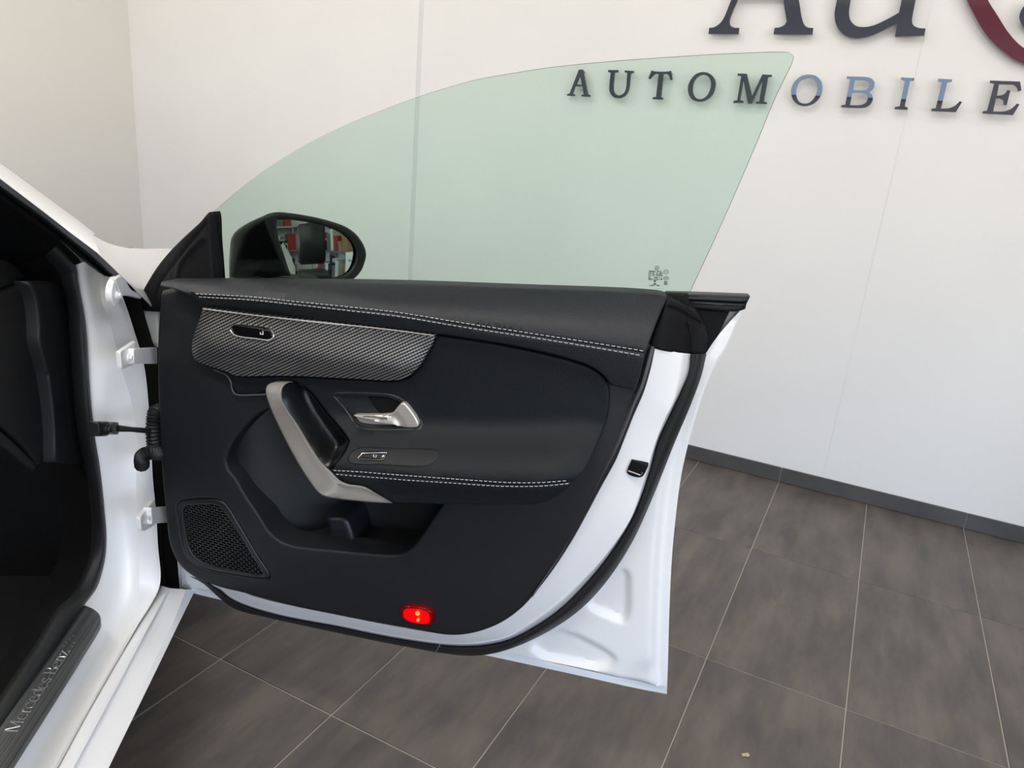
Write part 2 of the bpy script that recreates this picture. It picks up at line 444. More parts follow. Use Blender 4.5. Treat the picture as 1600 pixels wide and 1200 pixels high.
def loft(fr, curves, ns=60, sub=6, flip=False, cross=True, uvscale=1.0):
    """skin through curves of (px,py,w) stations; stations of all curves correspond"""
    rows = []
    for c in curves:
        P = crom(A3(c, float), max(2, ns // (len(c) - 1)), False); rows.append(A3([fr.pt(*p) for p in P]))
    rows = A3(rows)
    if cross and len(rows) > 2:
        X = []
        m = rows.shape[1]
        for i in range(m): X.append(crom3(rows[:, i], sub))
        G = A3(X).transpose(1, 0, 2)
    else:
        G = []
        for a, b in zip(rows[:-1], rows[1:]):
            for k in range(sub): G.append(a + (b - a) * k / sub)
        G.append(rows[-1]); G = A3(G)
    return gridmesh(G, flip)
def crom3(P, sub):
    n = len(P); out = []
    for i in range(n - 1):
        p0 = P[i - 1] if i else 2 * P[0] - P[1]; p3 = P[i + 2] if i + 2 < n else 2 * P[-1] - P[-2]
        for k in range(sub):
            t = k / sub
            out.append(.5 * ((2 * P[i]) + (-p0 + P[i + 1]) * t + (2 * p0 - 5 * P[i] + 4 * P[i + 1] - p3) * t * t + (-p0 + 3 * P[i] - 3 * P[i + 1] + p3) * t ** 3))
    out.append(P[-1]); return A3(out)
def gridmesh(G, flip=False):
    a, b = G.shape[:2]; V = G.reshape(-1, 3); F = []
    for i in range(a - 1):
        for j in range(b - 1):
            f = [i * b + j, i * b + j + 1, (i + 1) * b + j + 1, (i + 1) * b + j]; F.append(f[::-1] if flip else f)
    mb = MB(); mb.add(V, F, [(q[0] + q[1], q[2]) for q in V]); return mb
def S(crop, pts):
    """crop (x, y, scale): convert zoomed coordinates to photograph pixels"""
    x, y, s = crop; return [(x + a * s, y + b * s) for a, b in pts]
M['plate'] = vary(mat('dark_brushed_plate', (0.13, 0.133, 0.136), 0.36, 0.6), (0.075, 0.078, 0.08), (0.155, 0.158, 0.16), 1.0, 4, (2.5, 420, 1), coord='UV', lo=.4, hi=.62)
M['channel'] = mat('grey_channel_trim', (0.24, 0.24, 0.245), 0.4)
M['dark2'] = mat('dark_pillar_cover', (0.010, 0.010, 0.011), 0.65, spec=0.35)
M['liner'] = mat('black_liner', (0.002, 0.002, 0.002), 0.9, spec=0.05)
M['gloss2'] = mat('black_smooth_plastic', (0.006, 0.008, 0.009), 0.3, spec=0.3)
M['dashend'] = mat('dash_end_plastic', (0.013, 0.0135, 0.015), 0.55, spec=0.4)
M['dashdark'] = mat('dash_plastic', (0.008, 0.008, 0.008), 0.6, spec=0.35)
M['swplate'] = mat('switch_plate_plastic', (0.0065, 0.0075, 0.009), 0.5, spec=0.3)
M['edge'] = mat('trim_edge_plastic', (0.075, 0.076, 0.08), 0.5)
M['satin2'] = mat('grip_plastic', (0.011, 0.0115, 0.013), 0.34)
M['cavity2'] = mat('divider_plastic', (0.012, 0.012, 0.017), 0.38)
M['rubber2'] = mat('black_cap_rubber', (0.005, 0.005, 0.006), 0.65, spec=.2)
M['satin3'] = mat('mirror_plastic', (0.008, 0.0085, 0.0085), 0.42, spec=.4)
M['housing'] = mat('mirror_housing_black', (0.003, 0.003, 0.0035), 0.25, spec=.25)

# ================================================================== setting
PITX, PITY, TX0, RY0 = 1 / 3, 0.662, -0.1875, 3.0
def boxobj(name, lo, hi, m, parent=None, bev=0.0, **kw): return MB().box(lo, hi, bev).build(name, m, parent, smooth=bev > 0, **kw)
floor = tag(boxobj('floor', (-4.1, -5.1, -0.06), (4.3, 3.1, -0.0022), M['grout']), kind='structure')
_t = MB().box((-PITX / 2 + .0015, -PITY / 2 + .0015, -0.010), (PITX / 2 - .0015, PITY / 2 - .0015, 0.0), 0.0012).build('tile', M['tile'], floor, origin=(0, 0, 0))
_first = True
for _r in range(12):
    for _c in range(-12, 12):
        o = _t if _first else _t.copy()
        if not _first: COL.objects.link(o); o.parent = floor
        _first = False
        o.location = A3([TX0 + (_c + .5) * PITX, RY0 - (_r + .5) * PITY, random.uniform(-.0003, 0)]) - WL['floor']
wall_back = tag(boxobj('wall_back', (-4.1, 3.0015, -0.06), (4.3, 3.12, 3.35), M['strip']), kind='structure')
for a, b in ((-4.03, -2.072), (-2.048, -0.0309), (-0.0301, 1.9892), (1.9908, 4.2)):
    boxobj('wall_panel', (a, 3.0, 0.0), (b, 3.002, 3.3), M['wall'], wall_back)
wall_left = tag(boxobj('wall_left', (-4.15, -5.0, -0.06), (-4.03, 3.0, 3.35), M['beige']), kind='structure')
mb = MB(); mb.box((4.2, -5.0, -.06), (4.32, 3.0, .4)); mb.box((4.2, -5.0, 2.2), (4.32, 3.0, 3.35)); mb.box((4.2, -5.0, .4), (4.32, -4.1, 2.2)); mb.box((4.2, .3, .4), (4.32, 3.0, 2.2))
wall_right = tag(mb.build('wall_right', M['wall'], smooth=False), kind='structure')
mb = MB()
for y in (-4.1, -2.65, -1.2, .25): mb.box((4.22, y, .4), (4.29, y + .05, 2.2))
mb.box((4.22, -4.1, .4), (4.29, .3, .45)); mb.box((4.22, -4.1, 2.15), (4.29, .3, 2.2))
tag(mb.build('window_2', M['satin'], smooth=False), kind='structure')
mb = MB()
for x in (-1.8, .05, 1.9, 3.75): mb.box((x, -5.1, .4), (x + .05, -5.03, 1.8))
mb.box((-1.8, -5.1, .4), (3.8, -5.03, .45)); mb.box((-1.8, -5.1, 1.75), (3.8, -5.03, 1.8))
tag(mb.build('window_3', M['satin'], smooth=False), kind='structure')
ceiling = tag(boxobj('ceiling', (-4.15, -5.1, 3.3), (4.32, 3.1, 3.4), M['ceiling']), kind='structure')
# front wall with a high band of windows (behind the photographer)
mb = MB()
mb.box((-4.15, -5.12, -0.06), (4.32, -5.0, .4)); mb.box((-4.15, -5.12, .4), (-1.8, -5.0, 1.8)); mb.box((3.8, -5.12, .4), (4.32, -5.0, 1.8)); mb.box((-4.15, -5.12, 1.8), (4.32, -5.0, 2.25)); mb.box((-4.15, -5.12, 2.75), (4.32, -5.0, 3.35))
mb.box((-4.15, -5.12, 2.25), (-1.75, -5.0, 2.75)); mb.box((.6, -5.12, 2.25), (4.32, -5.0, 2.75))
wall_front = tag(mb.build('wall_front', M['wall'], smooth=False), kind='structure')
mb = MB()
for x in (-1.75, -.13, 0.55): mb.box((x, -5.1, 2.25), (x + .05, -5.03, 2.75))
mb.box((-1.75, -5.1, 2.25), (.6, -5.03, 2.28)); mb.box((-1.75, -5.1, 2.72), (.6, -5.03, 2.75))
tag(mb.build('window_1', M['satin'], smooth=False), kind='structure')
baseboard = tag(boxobj('baseboard_back', (-4.03, 2.994, 0.0), (4.2, 3.0, 0.0605), M['grout']), kind='structure')
for k in range(-6, 7):
    x0 = TX0 + k * 2 * PITX
    a, b = max(x0 + .0016, -4.03), min(x0 + 2 * PITX - .0016, 4.2)
    boxobj('skirting_tile', (a, 2.989, 0.001), (b, 2.9975, 0.0625), M['skirt'], baseboard, bev=0.0012)

# ------------------------------------------------------------------ raised letters on the sign wall
LW = 0.034
def letter(pts, holes, label, m='letter', ang=30, th=0.010):
    fr = WF
    mb = relief(fr, pts, LW, 0, th, 0.006, 0.03, holes=holes, ang=ang)
    o = mb.build('letter', M[m], smooth=False)
    V = A3(mb.V); c = V.mean(0)
    # two hidden spacers hold it off the wall: put them at the outline's own points pulled to the stroke
    F = A3([V[f].mean(0) for f in mb.F if len(f) == 3]); A_ = A3([np.linalg.norm(np.cross(V[f[1]] - V[f[0]], V[f[2]] - V[f[0]])) for f in mb.F if len(f) == 3])
    big = F[np.argsort(-A_)[:max(6, len(A_) // 3)]]
    for q in (big[np.argmin(big[:, 0] + big[:, 2])], big[np.argmax(big[:, 0] + big[:, 2])]):
        MB().tube([(q[0], 3.001, q[2]), (q[0], 3.0 - LW + th - .001, q[2])], 0.003, 8).build('mounting_pin', M['satin'], o)
    return tag(o, label, 'letter', 'raised letters of the wall sign')
c1, c2, c3, c4, c5, c6 = (870, 90, .125), (1060, 100, .125), (1220, 100, .125), (1360, 100, .15), (1100, 0, .1625), (1300, 0, .1875)
letter(S(c1, [(125,475),(130,455),(158,450),(275,150),(325,150),(385,455),(415,467),(412,490),(305,485),(308,465),(335,460),(318,360),(225,358),(195,445),(220,460),(215,480)]),
       [S(c1, [(240,335),(312,338),(290,215)])], 'small dark raised letter A, first of the row, seen through the glass')
letter(S(c1, [(640,155),(765,155),(765,182),(720,190),(705,380),(715,430),(740,460),(775,475),(820,460),(850,425),(865,380),(880,190),(848,185),(848,160),(960,167),(957,190),(920,195),(900,390),(880,440),(840,485),(780,508),(720,500),(680,465),(658,420),(655,370),(672,190),(640,180)]),
       [], 'small dark raised letter U seen through the green window glass')
letter(S(c1, [(1185,158),(1215,170),(1400,172),(1425,163),(1445,275),(1420,282),(1400,225),(1380,205),(1330,205),(1300,490),(1325,500),(1322,525),(1195,520),(1198,498),(1240,490),(1272,205),(1225,205),(1190,235),(1165,268),(1143,262)]),
       [], 'small dark raised letter T seen through the green window glass')
letter(S(c2, [(310,100),(380,115),(435,160),(463,230),(455,310),(420,390),(350,450),(270,472),(190,455),(140,405),(118,330),(125,260),(165,180),(230,120)]),
       [S(c2, [(310,135),(360,150),(395,190),(408,250),(395,320),(360,390),(310,430),(260,440),(215,420),(185,370),(177,310),(187,240),(220,180),(265,145)])],
       'small dark raised letter O behind the glass, between T and M', ang=60)
letter(S(c2, [(740,118),(855,122),(920,400),(1050,130),(1168,135),(1165,160),(1120,165),(1065,470),(1105,478),(1102,502),(967,495),(970,472),(1010,465),(1052,200),(915,495),(870,493),(812,200),(770,450),(812,460),(808,487),(685,487),(690,460),(735,452),(785,150),(740,145)]),
       [], 'small dark raised letter M at the right edge of the window glass', ang=5)
letter(S(c3, [(370,132),(440,150),(495,200),(520,280),(510,360),(470,440),(400,500),(300,527),(210,505),(150,440),(128,360),(140,280),(190,200),(270,145)]),
       [S(c3, [(360,178),(410,195),(445,240),(457,300),(445,370),(405,440),(350,485),(290,495),(235,475),(200,420),(190,350),(200,280),(240,215),(300,185)])],
       'small glossy letter O just right of the window glass, half reflecting blue', ang=60)
letter(S(c3, [(825,155),(1080,165),(1140,185),(1175,230),(1165,290),(1120,340),(1100,352),(1140,385),(1152,430),(1130,490),(1080,535),(1000,550),(752,540),(757,515),(805,510),(868,190),(825,182)]),
       [S(c3, [(925,200),(1050,205),(1095,225),(1110,260),(1090,305),(1040,330),(903,328)]), S(c3, [(893,355),(1020,360),(1075,385),(1090,425),(1070,475),(1010,510),(865,515)])],
       'small glossy raised letter B on the bare white wall', ang=38)
letter(S(c4, [(318,138),(455,147),(450,173),(412,180),(358,440),(390,455),(385,478),(250,470),(256,447),(305,440),(360,178),(318,162)]), [], 'small glossy raised letter I on the bare white wall')
letter(S(c4, [(708,152),(852,160),(847,185),(800,195),(735,465),(820,460),(880,435),(930,388),(955,395),(890,502),(632,490),(637,465),(680,460),(745,190),(703,180)]), [], 'small glossy raised letter L on the bare white wall')
letter(S(c4, [(1248,172),(1560,183),(1573,275),(1540,287),(1525,240),(1490,215),(1340,212),(1318,330),(1370,325),(1410,300),(1425,272),(1458,275),(1420,428),(1388,425),(1385,380),(1360,360),(1308,357),(1278,495),(1400,492),(1470,465),(1525,412),(1555,420),(1485,532),(1168,515),(1172,492),(1215,487),(1290,205),(1245,195)]),
       [], 'small dark raised letter E, last of the row at the right edge')
letter(S(c5, [(42,325),(50,268),(95,262),(140,235),(180,190),(262,0),(606,-800),(778,-800),(912,0),(945,190),(970,245),(1000,265),(1050,268),(1042,332),(668,330),(678,268),(730,262),(775,240),(795,205),(768,30),(764,-20),(330,-20),(245,200),(252,245),(285,265),(338,268),(330,328)]),
       [S(c5, [(755,-75),(360,-75),(660,-640)])], 'large navy capital letter A, only its two feet in view at the top', ang=32)
letter(S(c6, [(45,-20),(35,30),(22,110),(30,190),(60,250),(110,295),(190,318),(290,308),(390,270),(545,190),(525,305),(768,297),(780,237),(720,232),(680,215),(667,185),(675,110),(697,0),(740,-230),(620,-235),(580,0),(558,105),(450,165),(350,210),(270,225),(200,215),(155,170),(142,110),(155,0),(190,-200),(0,-190),(5,-140),(60,-130)]),
       [], 'large navy lowercase letter u cut off by the top of the picture', ang=38)
letter(S(c6, [(1060,-200),(1125,0),(1180,110),(1240,220),(1320,330),(1430,430),(1530,500),(1640,545),(1800,570),(1800,470),(1640,420),(1560,370),(1470,270),(1380,130),(1300,0),(1230,-200)]),
       [], 'large burgundy curved letter stroke sweeping down at the top right corner', 'burgundy')
letter(S(c6, [(1562,140),(1575,90),(1600,50),(1640,20),(1700,10),(1760,50),(1775,130),(1760,200),(1700,255),(1640,265),(1590,215)]),
       [S(c6, [(1630,140),(1650,90),(1690,65),(1715,110),(1700,180),(1665,210),(1640,190)])], 'large navy round letter barely entering the right edge beside the burgundy stroke', ang=60)

# ================================================================== car body (only the front right door opening is in view)
car = tag(empty('car', BF.xyz(0, -.6, 0) * A3([1, 1, 0])), 'white car at the left with its front right door open showing black trim', 'car')
def part(mb, name, m, parent=None, **kw): return mb.build(name, M[m], parent or car, **kw)

J0 = [(121,413),(127,460),(135,505),(140,575),(144,637),(151,694),(159,750),(165,799),(167.5,840),(165,875),(153,918),(134,945),(97,1004),(45,1083),(-20,1175),(-70,1245)]
J1 = [(135,410),(143,470),(151,515),(158,580),(165,640),(175,695),(183,752),(190,803),(196,850),(198,890),(193,932),(172,983),(140,1036),(95,1112),(30,1224),(-20,1310)]
J2 = [(154,426),(160,472),(173,510),(189,574),(206,630),(214,690),(213,752),(214,803),(216,855),(218,895),(215,935),(203,985),(172,1044),(128,1122),(72,1220),(15,1320)]
J3 = [(181,438),(197,478),(209,515),(225,570),(232,630),(236,690),(239,750),(244,800),(247,855),(251,900),(247,923),(213,981),(185,1030),(139,1110),(80,1218),(20,1325)]
def wr(c, a, b, k0=8, k1=12):
    """outboard offset a on the pillar blending to b along the sill"""
    return [(x, y, a + (b - a) * float(sstep(k0, k1, i))) for i, (x, y) in enumerate(c)]
jA, jB, jC, jD = wr(J0, -.130, -.130), wr(J1, -.113, -.101), wr(J2, -.085, -.068), wr(J3, -.037, -.055)
mb = loft(BF, [[(x - 6, y + 2, w - .01) for x, y, w in jA], jA, jB, jC], 90, 6, flip=True)
m2 = loft(BF, [jC, [((a[0] * .25 + b[0] * .75), (a[1] * .25 + b[1] * .75), a[2] * .3 + b[2] * .7) for a, b in zip(jC, jD)], jD], 90, 5, flip=True)
mb.add(m2.V, m2.F, m2.uv)
part(mb, 'pillar_and_sill', 'paint', angle=50)

def sl(c, w): return [(x, y, w) for x, y in c]
K0 = [(251,915),(213,981),(185,1030),(139,1110),(80,1218),(20,1325)]
K1 = [(265,919),(233,978),(207,1027),(164,1108),(105,1218),(48,1325)]
K2 = [(291,921),(266,983),(243,1029),(205,1107),(150,1218),(98,1325)]
K3 = [(305.5,921),(275,983),(253,1029),(214,1109),(161,1218),(109,1325)]
mb = loft(BF, [sl([(x - 1.0, y) for x, y in K0], -.075), sl([(x + .8, y) for x, y in K0], -.0565), sl([(x * .45 + X * .55, y * .45 + Y * .55) for (x, y), (X, Y) in zip(K0, K1)], -.045), sl(K1, -.037)], 40, 4, True)
m2 = loft(BF, [sl(K1, -.037), sl([(x * .93 + X * .07, y * .93 + Y * .07) for (x, y), (X, Y) in zip(K1, K2)], -.038), sl(K2, -.008)], 40, 4, True); mb.add(m2.V, m2.F, m2.uv)
m2 = loft(BF, [sl(K2, -.008), sl(K3, 0.0)], 40, 3, True); mb.add(m2.V, m2.F, m2.uv)
# folded-under lower lip of the rocker
P0 = BF.pt(*K3[0], 0.0); P1 = BF.pt(*K3[-1], 0.0); dn = A3([0, 0, -.11]) - RGT * .05
G = A3([[P0 + (P1 - P0) * t for t in np.linspace(0, 1, 12)], [P0 + (P1 - P0) * t + dn for t in np.linspace(0, 1, 12)]])
m2 = gridmesh(G, True); mb.add(m2.V, m2.F, m2.uv)
part(mb, 'rocker_panel', 'paint', angle=40)

# sill plate with the raised lettering
pl = [(146,951),(155,959),(157.5,966),(155,974),(130,1015),(80,1094),(10,1203),(-40,1283),(-80,1262),(-40,1180),(-10,1139),(36,1077),(88,998),(126,943)]
def plw(u, v): return 0.3645 + (v + .13) * (-.12)
mb = relief(SF, pl, plw, 0.0015, 0.012, 0.006, 0.02, ang=50)
plate = part(mb, 'sill_plate', 'plate', car)
tag(plate, 'dark brushed metal sill plate with raised lettering')
# glyph strokes, x along the word, y up, cap height 1
GL = {'M': (1.15, [[(.12,0),(.12,1)],[(.0,1),(.22,1),(.56,.1),(.92,1),(1.1,1)],[(.98,1),(.98,0)],[(0,0),(.25,0)],[(.85,0),(1.12,0)]]),
 'e': (.66, [[(.06,.36),(.56,.36),(.54,.55),(.42,.68),(.25,.68),(.1,.55),(.05,.34),(.1,.12),(.26,0),(.44,.02),(.56,.14)]]),
 'r': (.5, [[(.12,0),(.12,.68)],[(0,.68),(.12,.68)],[(0,0),(.26,0)],[(.12,.46),(.24,.64),(.42,.66)]]),
 'c': (.62, [[(.54,.55),(.42,.68),(.25,.68),(.1,.55),(.05,.34),(.1,.12),(.26,0),(.44,.02),(.55,.14)]]),
 'd': (.7, [[(.56,0),(.56,1),(.44,1)],[(.56,0),(.66,0)],[(.56,.5),(.42,.68),(.25,.68),(.1,.55),(.05,.34),(.1,.12),(.26,0),(.42,.02),(.56,.18)]]),
 's': (.52, [[(.44,.54),(.4,.68),(.2,.68),(.06,.54),(.14,.4),(.36,.3),(.46,.17),(.36,.02),(.16,0),(.04,.14)]]),
 '-': (.42, [[(.06,.36),(.34,.36)]]),
 'B': (.82, [[(.12,0),(.12,1)],[(0,1),(.45,1),(.62,.9),(.62,.66),(.46,.54),(.12,.54)],[(.46,.54),(.68,.44),(.72,.2),(.56,.02),(.4,0),(0,0)]]),
 'n': (.72, [[(.12,0),(.12,.68)],[(0,.68),(.12,.68)],[(0,0),(.24,0)],[(.12,.48),(.26,.66),(.44,.66),(.54,.52),(.54,0)],[(.42,0),(.66,0)]]),
 'z': (.6, [[(.06,.56),(.06,.68),(.5,.68),(.05,0),(.52,0),(.52,.14)]])}
def plate_pt(px, py): u, v = SF.uvf(px, py, plw); return A3([u, v])
q0, q1 = plate_pt(27, 1145), plate_pt(110, 1017)          # word start and end on its baseline side
ax = (q1 - q0) / np.linalg.norm(q1 - q0); word = 'Mercedes-Benz'
wid = sum(GL[c][0] for c in word); sc = np.linalg.norm(q1 - q0) / wid; ay = A3([-ax[1], ax[0]])
if ay[1] > 0: ay = -ay
hgt = 0.0170; mb = MB(); x = 0
for ch in word:
    for st in GL[ch][1]:
        P = [q0 + ax * (x + a) * sc + ay * b * hgt for a, b in st]
        mb.tube([SF.xyz(p[0], p[1], float(plw(p[0], p[1])) + .0003) for p in P], 0.0010, 5)
    x += GL[ch][0]
part(mb, 'raised_lettering', 'steel', plate)
mb = MB()
for a, b in ((0.3, .8), (.75, .8), (1.2, .75), (1.6, .55), (.3, .1), (.75, .1)):
    p = q1 + ax * (a + .2) * sc + ay * b * hgt; mb.tube([SF.xyz(*p, float(plw(*p)) - .001), SF.xyz(*p, float(plw(*p)) + .0008)], .0011, 6)
tag(part(mb, 'raised_dots', 'steel', plate), kind='stuff')

# black door-opening seal
E0 = [(90,382),(121,420),(123,436),(133,487),(137,525),(141,592),(145,637),(152,694),(158,727),(165,799),(168,832),(167,866),(161,897),(153,919),(134,946),(97,1005),(45,1084),(-20,1176),(-70,1246)]
E1 = [(70,400),(93,428),(98,445),(105,480),(110,547),(115,615),(118,650),(123,682),(133,734),(141,787),(143,832),(140,866),(126,905),(112,930),(90,950),(55,1006),(5,1079),(-50,1160),(-95,1230)]
mb = loft(BF, [sl(E0, -.136), sl([(a*.85+b*.15, c*.85+d*.15) for (a, c), (b, d) in zip(E0, E1)], -.128), sl([(a*.5+b*.5, c*.5+d*.5) for (a, c), (b, d) in zip(E0, E1)], -.136), sl([(a*.12+b*.88, c*.12+d*.88) for (a, c), (b, d) in zip(E0, E1)], -.152), sl(E1, -.175)], 110, 4, True)
part(mb, 'door_opening_seal', 'rubber')

# windscreen pillar: white outer strip, grey channel, black seal, inner cover
UP = [(-30,238,-.235),(0,259,-.225),(45,292,-.205),(90,325,-.18),(124,350,-.155),(146,367.5,-.135)]
UP = [(UP[0][0] - 120, UP[0][1] - 86, UP[0][2] - .065)] + UP
LO = [(-30,256,-.18),(0,279,-.17),(67,330,-.135),(112,365,-.105),(135,382,-.085),(155,397,-.066)]
LO = [(LO[0][0] - 120, LO[0][1] - 86, LO[0][2] - .065)] + LO
MI = [(a*.5+b*.5, c*.5+d*.5 - 1.5, e*.3+f*.7) for (a, c, e), (b, d, f) in zip(UP, LO)]
mb = loft(BF, [[(a + 3, b - 2, c - .12) for a, b, c in UP], UP, MI, LO, [(a - 1, b + 2, c - .02) for a, b, c in LO]], 50, 6, False)
part(mb, 'windscreen_pillar', 'paint', angle=60)
C0 = [(-30,255,-.185),(0,278,-.175),(67,329,-.14),(112,364,-.11),(155,396,-.072),(187,428,-.052)]
C0 = [(C0[0][0] - 120, C0[0][1] - 86, C0[0][2] - .065)] + C0
C1 = [(-30,266,-.19),(0,290,-.18),(67,339,-.145),(108,371,-.115),(150,405,-.08),(179,432,-.06)]
C1 = [(C1[0][0] - 120, C1[0][1] - 86, C1[0][2] - .065)] + C1
mb = loft(BF, [C0, [(a*.5+b*.5, c*.5+d*.5, e*.5+f*.5) for (a, c, e), (b, d, f) in zip(C0, C1)], C1], 50, 4, True)
part(mb, 'pillar_channel', 'channel')
D0 = [(-30,265,-.183),(0,289,-.173),(67,338,-.138),(108,370,-.108),(150,404,-.073),(178,431,-.056)]
D0 = [(D0[0][0] - 120, D0[0][1] - 86, D0[0][2] - .065)] + D0
D1 = [(-30,286,-.200),(0,309,-.190),(67,357,-.155),(100,381,-.130),(132,409,-.100),(164,435,-.072)]
D1 = [(D1[0][0] - 120, D1[0][1] - 86, D1[0][2] - .065)] + D1
g_ = lambda t, dw: [(a*(1-t)+b*t, c*(1-t)+d*t, e*(1-t)+f*t+dw) for (a, c, e), (b, d, f) in zip(D0, D1)]
mb = loft(BF, [g_(0, -.008), g_(.12, .004), g_(.34, .0), g_(.45, -.01), g_(.55, -.004), g_(.8, .004), g_(1, -.014)], 50, 4, True, cross=False)
part(mb, 'windscreen_pillar_seal', 'rubber')
I0 = [(-30,284,-.21),(0,307,-.20),(67,355,-.165),(104,385,-.14),(128,412,-.125),(124,434,-.135)]
I0 = [(I0[0][0] - 120, I0[0][1] - 86, I0[0][2] - .065)] + I0
I1 = [(-60,330,-.30),(-10,338,-.29),(45,372,-.25),(80,398,-.21),(100,422,-.185),(104,450,-.18)]
I1 = [(I1[0][0] - 120, I1[0][1] - 86, I1[0][2] - .065)] + I1
I2 = [(-90,410,-.42),(-30,415,-.40),(20,425,-.34),(60,436,-.28),(90,455,-.22),(100,470,-.20)]
I2 = [(I2[0][0] - 120, I2[0][1] - 86, I2[0][2] - .065)] + I2
mb = loft(BF, [I0, [(a*.5+b*.5+3, c*.5+d*.5-3, e*.5+f*.5) for (a, c, e), (b, d, f) in zip(I0, I1)], I1, I2], 50, 5, True)
part(mb, 'pillar_cover', 'dark2')

# wing and bonnet
W0 = [(153,396,-.066),(172,413,-.055),(189,429,-.047),(210,449,-.042),(238,475,-.04)]
W2 = [(145,367.5,-.14),(168,379.5,-.15),(191,386,-.165),(214,388.3,-.19),(268,388.3,-.26)]
W1 = [(a*.5+b*.5+1, c*.5+d*.5+1, e*.62+f*.38) for (a, c, e), (b, d, f) in zip(W0, W2)]
W3 = [(a + 2, b - .8, c - .45) for a, b, c in W2]
mb = loft(BF, [[(a - 1, b + 2, c - .02) for a, b, c in W0], W0, W1, W2], 40, 6, False)
part(mb, 'wing', 'paint', angle=60)
# rest of the nose, running forward and down out of sight behind the door
st = [(.30, .925, .86), (.42, .915, .85), (.55, .90, .83), (.8, .86, .80), (1.2, .78, .72), (1.55, .66, .60), (1.72, .50, .48)]
G = []
for f, zc, zs in st:
    row = []
    for r in np.linspace(-1.62, -.10, 13):
        t = abs((r + .86) / .76); row.append(BF.xyz(f - .16 * t ** 4, zc - .02 * t * t - (zc - zs) * t ** 6, r))
    G.append(row)
part(gridmesh(A3(G)), 'bonnet', 'paint', angle=60)
G = []
for f, zc, zs in st[1:]:
    G.append([BF.xyz(f - .12 + .0 * k, zs + (0.30 - zs) * k - .012, -.135 + .05 * math.sin(math.pi * min(1, k * 1.3)) * (1 if f < 1.3 else .4)) for k in np.linspace(0, 1, 9)])
part(gridmesh(A3(G), True), 'front_wing_side', 'paint', angle=60)

# dark filler behind the hinge gap
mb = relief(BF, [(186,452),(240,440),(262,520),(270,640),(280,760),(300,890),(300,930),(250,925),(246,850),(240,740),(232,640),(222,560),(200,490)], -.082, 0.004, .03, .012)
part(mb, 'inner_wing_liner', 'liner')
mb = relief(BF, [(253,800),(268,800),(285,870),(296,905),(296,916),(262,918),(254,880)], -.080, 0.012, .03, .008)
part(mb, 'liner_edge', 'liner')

# hinges with their bolts, check strap, wiring boot, wing support bracket
def bolt(px, py, w, r, parent, m='paint'):
    c = BF.pt(px, py, w); MB().tube([c - RGT * .004, c + RGT * .003], r * 1.25, 14).add(*_disc(c + RGT * .003, r * .8)).build('bolt', M[m], parent)
def _disc(c, r):
    mb = MB().tube([c, c + RGT * .004], r, 6); return mb.V, mb.F
def hinge(plate, arm, wp, wa, b):
    mb = relief(BF, plate, wp, .001, .006, .006, straight=True); m2 = relief(BF, arm, wa, .001, .012, .006, straight=True); mb.add(m2.V, m2.F, m2.uv)
    o = part(mb, 'hinge', 'paint'); bolt(*b, wp, .0055, o); return o
hinge([(188,550),(210,535),(213,533),(213,568),(191,577.5)], [(209,545),(246,543),(246,568.5),(209,568.5)], -.034, -.026, (200, 559))
hinge([(219,809),(240,782),(243,781),(243,820),(226,830),(221.5,829)], [(236,793),(266,791.5),(266,816),(238,818.5)], -.034, -.026, (232, 812))
mb = relief(BF, [(154.5,659),(171,658.5),(173,662),(180,659.5),(187,660),(187,679),(180,679),(173,676),(170,681),(157,682)], -.075, .003, .014, .005, ang=60)
strap = part(mb, 'check_strap', 'satin')
bolt(166, 671, -.075, .0065, strap, 'satin')
mb = MB().tube([BF.pt(184, 669.5, -.066), BF.pt(205, 671, -.050), BF.pt(228, 673, -.034), BF.pt(262, 677, -.014)], [.0060, .0045, .005, .006], 8)
part(mb, 'strap_arm', 'satin', strap)
P = [BF.pt(*q) for q in crom(A3([(262,640,-.02),(244,643,-.025),(240,660,-.027),(241,690,-.027),(246,705,-.025),(262,712,-.02)]), 12, False)]
part(MB().tube(P, [.011 + .0028 * (i % 2) for i in range(len(P))], 10), 'wiring_boot', 'rubber')
P = [BF.pt(*q) for q in crom(A3([(262,706,-.016),(244,708,-.02),(230,708,-.03),(222,714,-.04),(222,728,-.05)]), 12, False)]
part(MB().tube(P, [.011 + .0022 * (i % 2) for i in range(len(P))], 10), 'wiring_boot', 'rubber')
mb = relief(BF, [(180,437),(187,431),(196,437),(203,449),(210,455),(222,457),(222,467),(206,463),(192,463),(186,473),(180,478),(176,470),(175,452)], -.046, .0015, .008, .005, ang=60)
br = part(mb, 'wing_bracket', 'paint'); bolt(182.5, 461, -.046, .0055, br)

# cabin seen through the opening
mb = relief(BF, [(45,440),(100,440),(108,480),(113,550),(118,615),(126,682),(134,726),(87,722),(85.5,660),(76.5,588),(62,532),(62,510),(56,465)], -.185, .004, .02, .012, ang=60)
part(mb, 'dashboard_end_cover', 'dashend')
mb = relief(BF, [(-60,455),(0,458),(46,441),(56,466),(63,510),(63,533),(77,589),(86,660),(87,722),(60,728),(40,700),(0,664),(-60,620)], -.205, .006, .05, .014, ang=60)
part(mb, 'dashboard', 'dashdark')
mb = relief(BF, [(-70,400),(0,404),(25,414),(44,436),(0,453),(-70,470)], -.215, .006, .05, .014, ang=60)
part(mb, 'dashboard_top', 'dashdark')
mb = relief(BF, [(-60,635),(0,672),(36,704),(62,730),(55,738),(0,694),(-60,650)], -.20, .004, .03, .012)
part(mb, 'dashboard_lower_edge', 'dashdark')
def cbox(name, f0, f1, z0, z1, r0, r1, m):
    R = A3([FWD, Z, RGT]).T
    return part(MB().box((f0, z0, r0), (f1, z1, r1), 0, R, BF.O), name, m, smooth=False)
